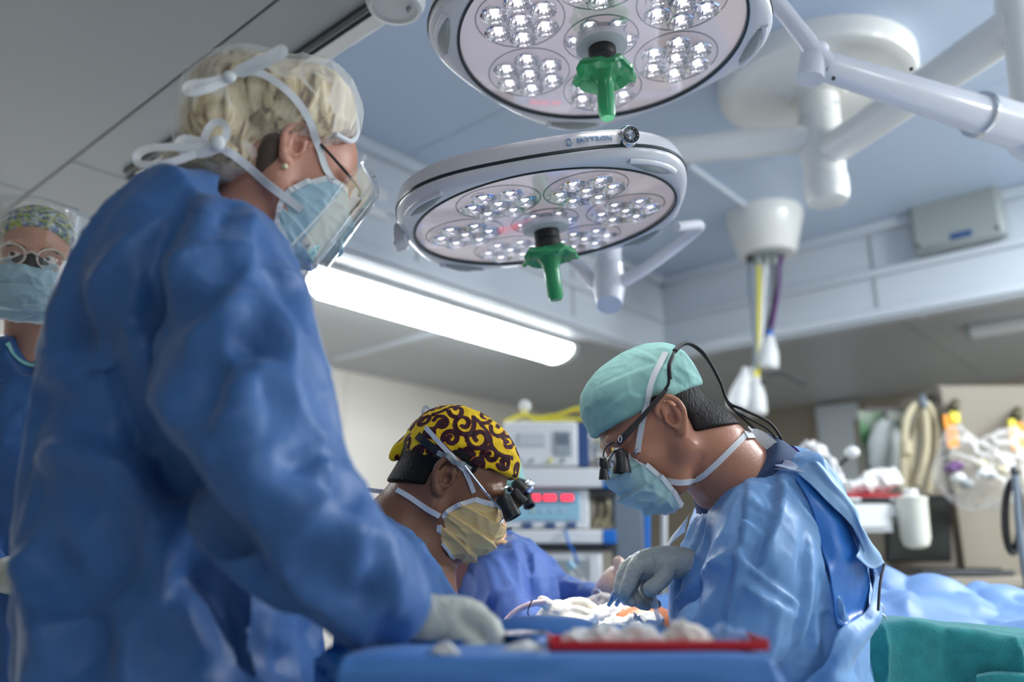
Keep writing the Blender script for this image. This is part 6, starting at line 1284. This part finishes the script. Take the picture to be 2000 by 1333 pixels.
t = thing('tubing_roll', 'translucent white tube leaning beside the pump on the cart', 'tube', P(1130, 1150, YC-.3)); build(MB().tube([P(1118, 1110, YC-.35), P(1140, 1140, YC-.38), P(1160, 1168, YC-.4)], .016, 14, 12), 'tube_wall', M_['bag'], t); build(MB().tube([P(1110, 1098, YC-.35), P(1120, 1112, YC-.352)], .013, 14), 'tube_cap', M_['device_blue'], t)
t = thing('hose_coil', 'beige corrugated hoses hanging behind the cart shelves', 'hose', P(1190, 1000, YC+.3))
for i, x in enumerate((1160, 1176, 1192)): build(MB().tube([P(x-6, 965, YC+.3), P(x+10, 985, YC+.28), P(x+8, 1010, YC+.3), P(x-4, 1032, YC+.3)], .018, 12, 16), 'hose', M_['cream'], t)
t = thing('parts_bag', 'clear bag of fittings hanging right of the monitor box', 'bag', P(1175, 870, YC+.3))
for i in range(7): build(MB().ell(P(1160+rnd.random()*28, 842+i*9, YC+.3+.03*rnd.random()), (.022, .018, .02), 10, 8), 'fitting', M_[rnd.choice(['white', 'grey', 'cream'])], t)
f = Field(P(1150, 905, YC+.2)-.03, P(1195, 830, YC+.4)+.03, .008); f.chain([P(1170, 838, YC+.3), P(1176, 870, YC+.3), P(1176, 896, YC+.3)], [.03, .05, .05], k=.02); V, F = f.mesh(); N = outward(V, F, vnormals(V, F)); V, N = crumple(V, N, .05, .012, (1, 1, 1), 3); mesh('bag_film', V, F, M_['bag'], t)
# ================================================================ right-hand wall and counter
YW = 3.3
t = thing('counter', 'grey counter against the right wall', 'counter', (1.9, YW+.4, 0)); z = P(1800, 1128, YW)[2]
build(MB().box((1.75, YW+.22, z-.02), (1.7, .44, .04)), 'worktop', M_['wall_r'], t, bevel=.006); build(MB().box((1.75, YW+.23, (z-.04)/2), (1.64, .38, z-.04)), 'cabinet_body', M_['wall_r'], t, bevel=.006)
t = thing('storage_cabinet', 'tall beige cabinets at right carrying the hooks, hoses and hanging bags', 'cabinet', (2.2, 4.0, 0)); YB = 3.78
M_['cab_dark'] = mat('taupe_cabinet', srgb(112, 106, 95), .6); M_['cab_pale'] = mat('beige_cabinet', srgb(140, 133, 119), .6)
for x0, x1, y0, mm, dp in ((1700, 1830, 806, 'cab_dark', .2), (1833, 2090, 752, 'cab_pale', .38)):
    a_, b_ = P(x0, y0, YB), P(x1, y0, YB); w_, h_ = b_[0]-a_[0], a_[2]
    build(MB().box(((a_[0]+b_[0])/2, YB+.01+dp/2, h_/2), (w_, dp, h_)), 'carcass', M_[mm], t, bevel=.006)
    dr_ = build(MB().box(((a_[0]+b_[0])/2, YB+.003, h_/2+.03), (w_-.01, .014, h_-.08)), 'door', M_[mm], t, bevel=.003); build(MB().tube([(b_[0]-.05, YB-.02, .8), (b_[0]-.05, YB-.02, .95)], .007, 8), 'handle', M_['steel'], dr_)
t = thing('supply_trolley', 'grey trolley behind the light blue gown carrying the white tissue pile', 'trolley', (P(1590, 945, 2.95)[0], 3.05, 0)); a_, b_ = P(1545, 945, 2.9), P(1640, 945, 2.9)
build(MB().box(((a_[0]+b_[0])/2, 3.05, a_[2]-.012), (b_[0]-a_[0], .4, .024)), 'top_tray', M_['grey'], t, bevel=.004); build(MB().box(((a_[0]+b_[0])/2, 3.05, (a_[2]+.05)/2), (b_[0]-a_[0]-.03, .36, a_[2]-.1)), 'drawer_body', M_['greyblue'], t, bevel=.006)
for sx in (-.08, .08):
    for sy in (-.15, .15): build(MB().ell(((a_[0]+b_[0])/2+sx, 3.05+sy, .026), (.026, .012, .026)), 'castor', M_['rubber'], t)
t = thing('laptop', 'black laptop screen with dark keyboard on the right counter', 'laptop', P(1800, 1125, YW)); a, b, c, d = P(1725, 1098, YW+.25), P(1862, 1098, YW+.25), P(1838, 968, YW+.32), P(1748, 968, YW+.32)
X = unit(b-a); Z = unit((c+d)/2-(a+b)/2); Yn = np.cross(Z, X); ce = (a+b+c+d)/4; hh = np.linalg.norm((c+d)/2-(a+b)/2); build(MB().box(ce, (np.linalg.norm(b-a)*.95, .02, hh), X, Yn, Z), 'lid', mat('laptop_black', (.012, .012, .013), .6, spec=.15), t, bevel=.008)
build(MB().box(ce-Yn*-.0-unit(ce-O0)*.013, (np.linalg.norm(b-a)*.83, .004, hh*.78), X, Yn, Z), 'screen', mat('dark_screen', (.02, .025, .02), .6, spec=.1), t)
kz = P(1800, 1120, YW)[2]; build(MB().box(((a[0]+b[0])/2+.07, YW+.12, z+.015), (.36, .24, .022)), 'keyboard_base', M_['dark_grey'], t, bevel=.004)
for i in range(4):
    for j in range(10): build(MB().box(((a[0]+b[0])/2+.07-.14+j*.031, YW+.05+i*.04, z+.03), (.025, .03, .008)), 'key', M_['black'], t, smooth=False)
t = thing('suction_canister', 'white translucent suction canister hanging before the black laptop', 'canister', P(1790, 965, YW-.1)); q = P(1791, 1072, YW-.1); s = M(1791, 1020, YW-.1)
build(MB().lathe([(10*s, 0), (22*s, 5*s), (27*s, 20*s), (29*s, 90*s), (30*s, 92*s), (31*s, 97*s), (20*s, 100*s)], q, n=32), 'jar', mat('milky_plastic', srgb(226, 226, 214), .4), t); build(MB().lathe([(14*s, 98*s), (14*s, 112*s), (10*s, 114*s)], q, n=24), 'cap_neck', M_['white'], t)
t = thing('wall_shelf', 'narrow grey shelf left of the suction canister', 'shelf', P(1700, 985, YW)); bx(m := MB(), 1640, 1768, 980, 988, YW-.05, .52); build(m, 'board', M_['grey'], t, bevel=.004); bx(m := MB(), 1752, 1762, 988, 1020, YW-.02, .25); build(m, 'bracket', M_['grey'], t, bevel=.003)
t = thing('red_binder', 'red and black binder lying on the wall shelf', 'binder', P(1710, 978, YW)); bx(m := MB(), 1652, 1764, 966, 972, YW-.06, .22); build(m, 'cover', M_['red'], t, bevel=.003); bx(m := MB(), 1650, 1766, 972, 980, YW-.065, .23); build(m, 'pages', M_['black'], t, bevel=.003)
for x in (1655, 1740): bx(m := MB(), x, x+26, 973, 979, YW-.07, .01); build(m, 'clip', M_['white'], t)
t = thing('paper_stack', 'papers hanging over the shelf edge above the counter', 'paper', P(1700, 1000, YW))
for i, (x0, x1, y1) in enumerate(((1660, 1738, 1040), (1670, 1762, 1008), (1650, 1730, 1030))):
    bx(m := MB(), x0, x1, 985, y1, YW-.08-.006*i, .003); build(m, 'sheet', M_['white'], t, smooth=False)
cloth_lump('cloth_pack', [(1655, 958, YW), (1690, 945, YW), (1730, 938, YW), (1748, 930, YW)], [10, 16, 18, 10], M_['gauze'], 'white and blue cloth pack on top of the red binder', 'cloth', h=.008, cell=.07, amp=.02, seed=41)
cloth_lump('tissue_pile', [(1572, 905, 2.9), (1582, 880, 2.9), (1600, 905, 2.9), (1630, 935, 2.9)], [12, 10, 20, 16], M_['gauze'], 'white peaked tissue behind the light blue gown shoulder', 'tissue', h=.008, cell=.06, amp=.03, seed=44)
t = thing('inspection_lamp', 'small lamp with white head on a dark bent arm', 'lamp', P(1630, 930, 3.0)); build(MB().tube([P(1612, 950, 3.0), P(1626, 925, 3.0), P(1650, 900, 3.0), P(1662, 888, 3.0)], .008, 10, 16), 'arm', M_['dark_grey'], t); build(MB().ell(P(1664, 884, 2.98), (.026, .026, .022), 18, 12), 'lamp_head', M_['white'], t)
t = thing('green_poster', 'green and grey picture sheet on the right wall behind the hanging bag', 'poster', P(1725, 870, 3.76)); bx(m := MB(), 1692, 1766, 802, 948, 3.765, .01)
mp_ = mat('leafy_print', srgb(86, 120, 84), .6); nt = mp_.node_tree; b = nt.nodes['Principled BSDF']; nz = nt.nodes.new('ShaderNodeTexNoise'); nz.inputs['Scale'].default_value = 5; rp = nt.nodes.new('ShaderNodeValToRGB'); tc = nt.nodes.new('ShaderNodeTexCoord'); nt.links.new(tc.outputs['Object'], nz.inputs['Vector']); nt.links.new(nz.outputs['Fac'], rp.inputs[0]); nt.links.new(rp.outputs[0], b.inputs['Base Color']); e = rp.color_ramp.elements; e[0].position = .42; e[0].color = srgb(60, 112, 66)+(1,); e[1].position = .58; e[1].color = srgb(150, 152, 144)+(1,)
build(m, 'print', mp_, t, smooth=False); bx(m := MB(), 1690, 1768, 798, 802, 3.755, .02); build(m, 'hanger_bar', M_['dark_grey'], t)
t = thing('drip_bag', 'grey plastic bag hanging on a hook in front of the green sheet', 'bag', P(1730, 800, 3.7)); f = Field(P(1690, 935, 3.6)-.03, P(1770, 790, 3.8)+.03, .01)
f.chain([P(1732, 845, 3.7), P(1732, 870, 3.7), P(1728, 905, 3.7)], [.06, .075, .07], k=.04); V, F = f.mesh(); V[:, 1] = 3.7+(V[:, 1]-3.7)*.35; mesh('bag_film', V, F, M_['grey'], t); build(MB().tube([P(1730, 806, 3.77), P(1730, 806, 3.7), P(1732, 825, 3.7), P(1732, 838, 3.7)], .008, 8, 10), 'hook', M_['dark_grey'], t)
t = thing('hose_loop', 'beige hoses looped over a wall hook above the canister', 'hose', P(1800, 790, 3.6)); Yh = 3.6
build(MB().tube([P(1764, 960, Yh), P(1766, 880, Yh), P(1770, 820, Yh), P(1790, 792, Yh), P(1806, 812, Yh), P(1808, 880, Yh), P(1790, 950, Yh)], .017, 12, 50), 'hose', M_['cream'], t)
build(MB().tube([P(1784, 960, Yh+.05), P(1778, 900, Yh+.05), P(1792, 830, Yh+.05), P(1808, 790, Yh+.05), P(1826, 830, Yh+.05), P(1824, 900, Yh+.05), P(1812, 965, Yh+.05)], .017, 12, 50), 'hose', M_['cream'], t)
build(MB().tube([P(1802, 775, Yh+.3), P(1802, 782, Yh), P(1806, 796, Yh-.03)], .016, 10, 10), 'hook', M_['greyblue'], t); build(MB().tube([P(1768, 862, Yh-.01), P(1770, 888, Yh-.01)], .026, 12), 'y_connector', M_['cream'], t)
for i, (x, y, ln) in enumerate(((1863, 790, 85), (1985, 805, 75))):
    t = thing('tag_hook', ('dark wall hook with yellow-orange tag, left of two' if i == 0 else 'dark wall hook with wide orange tag at the right edge'), 'hook', P(x, y, 3.7)); Yh = 3.55
    build(MB().tube([P(x+3, y-3, Yh+.2), P(x+2, y, Yh), P(x, y+16, Yh)], .020, 10, 8), 'hook', mat('olive_hook', srgb(78, 74, 50), .5), t)
    bx(m := MB(), x-(12 if i == 0 else 8), x+(2 if i == 0 else 14), y+20, y+ln, Yh-.01, .012); build(m, 'tag', M_['orange'], t, bevel=.003); bx(m := MB(), x-4 if i == 0 else x-12, x+11 if i == 0 else x-2, y+14, y+36, Yh-.02, .012); build(m, 'yellow_clip', M_['yellow'], t, bevel=.003)
t = thing('supply_bag', 'large crinkled clear bag of supplies hung between the two tagged hooks', 'bag', P(1920, 850, 3.4)); f = Field(P(1825, 1000, 3.3)-.06, P(2030, 830, 3.5)+.08, .011)
f.chain([P(1866, 845, 3.42), P(1880, 900, 3.4), P(1900, 940, 3.4)], [.03, .07, .085], k=.04, n=8); f.chain([P(1985, 850, 3.42), P(1950, 890, 3.4), P(1915, 930, 3.4)], [.03, .07, .09], k=.04, n=8); f.chain([P(1865, 925, 3.4), P(1920, 948, 3.4), P(1990, 920, 3.4)], [.08, .09, .07], k=.04, n=8)
V, F = f.mesh(); N = outward(V, F, vnormals(V, F)); V, N = crumple(V, N, .07, .022, (1, 1, 1), 13); mesh('bag_film', V, F, M_['bag'], t)
for i in range(10): build(MB().ell(P(1850+rnd.random()*120, 905+rnd.random()*50, 3.4), (.03, .03, .022), 10, 8), 'packet', M_[['white', 'white', 'cream', 'purple', 'grey'][i % 5]], t)
t = thing('cable_coil', 'black cable coil hung by a grey pole at the right edge', 'cable', P(1985, 1000, 3.0))
for i in range(4): build(MB().tube([P(1978+(18-i*2)*math.cos(a), 1010+(72-i*3)*math.sin(a), 2.95+.015*i) for a in np.linspace(0, 2*PI, 33)], .009, 8, cap=False), 'loop', M_['rubber'], t)
t = thing('drip_pole', 'grey metal pole leaning at the right edge', 'pole', P(1992, 1130, 3.0)); build(MB().tube([P(1982, 925, 2.92), P(2008, 1150, 2.9), np.array([P(2030, 1330, 2.88)[0]+.06, 2.87, .02])], .012, 12, 10), 'pole', M_['greyblue'], t); build(MB().ell(P(1982, 922, 2.92), (.016, .016, .02)), 'end_knob', M_['dark_grey'], t)
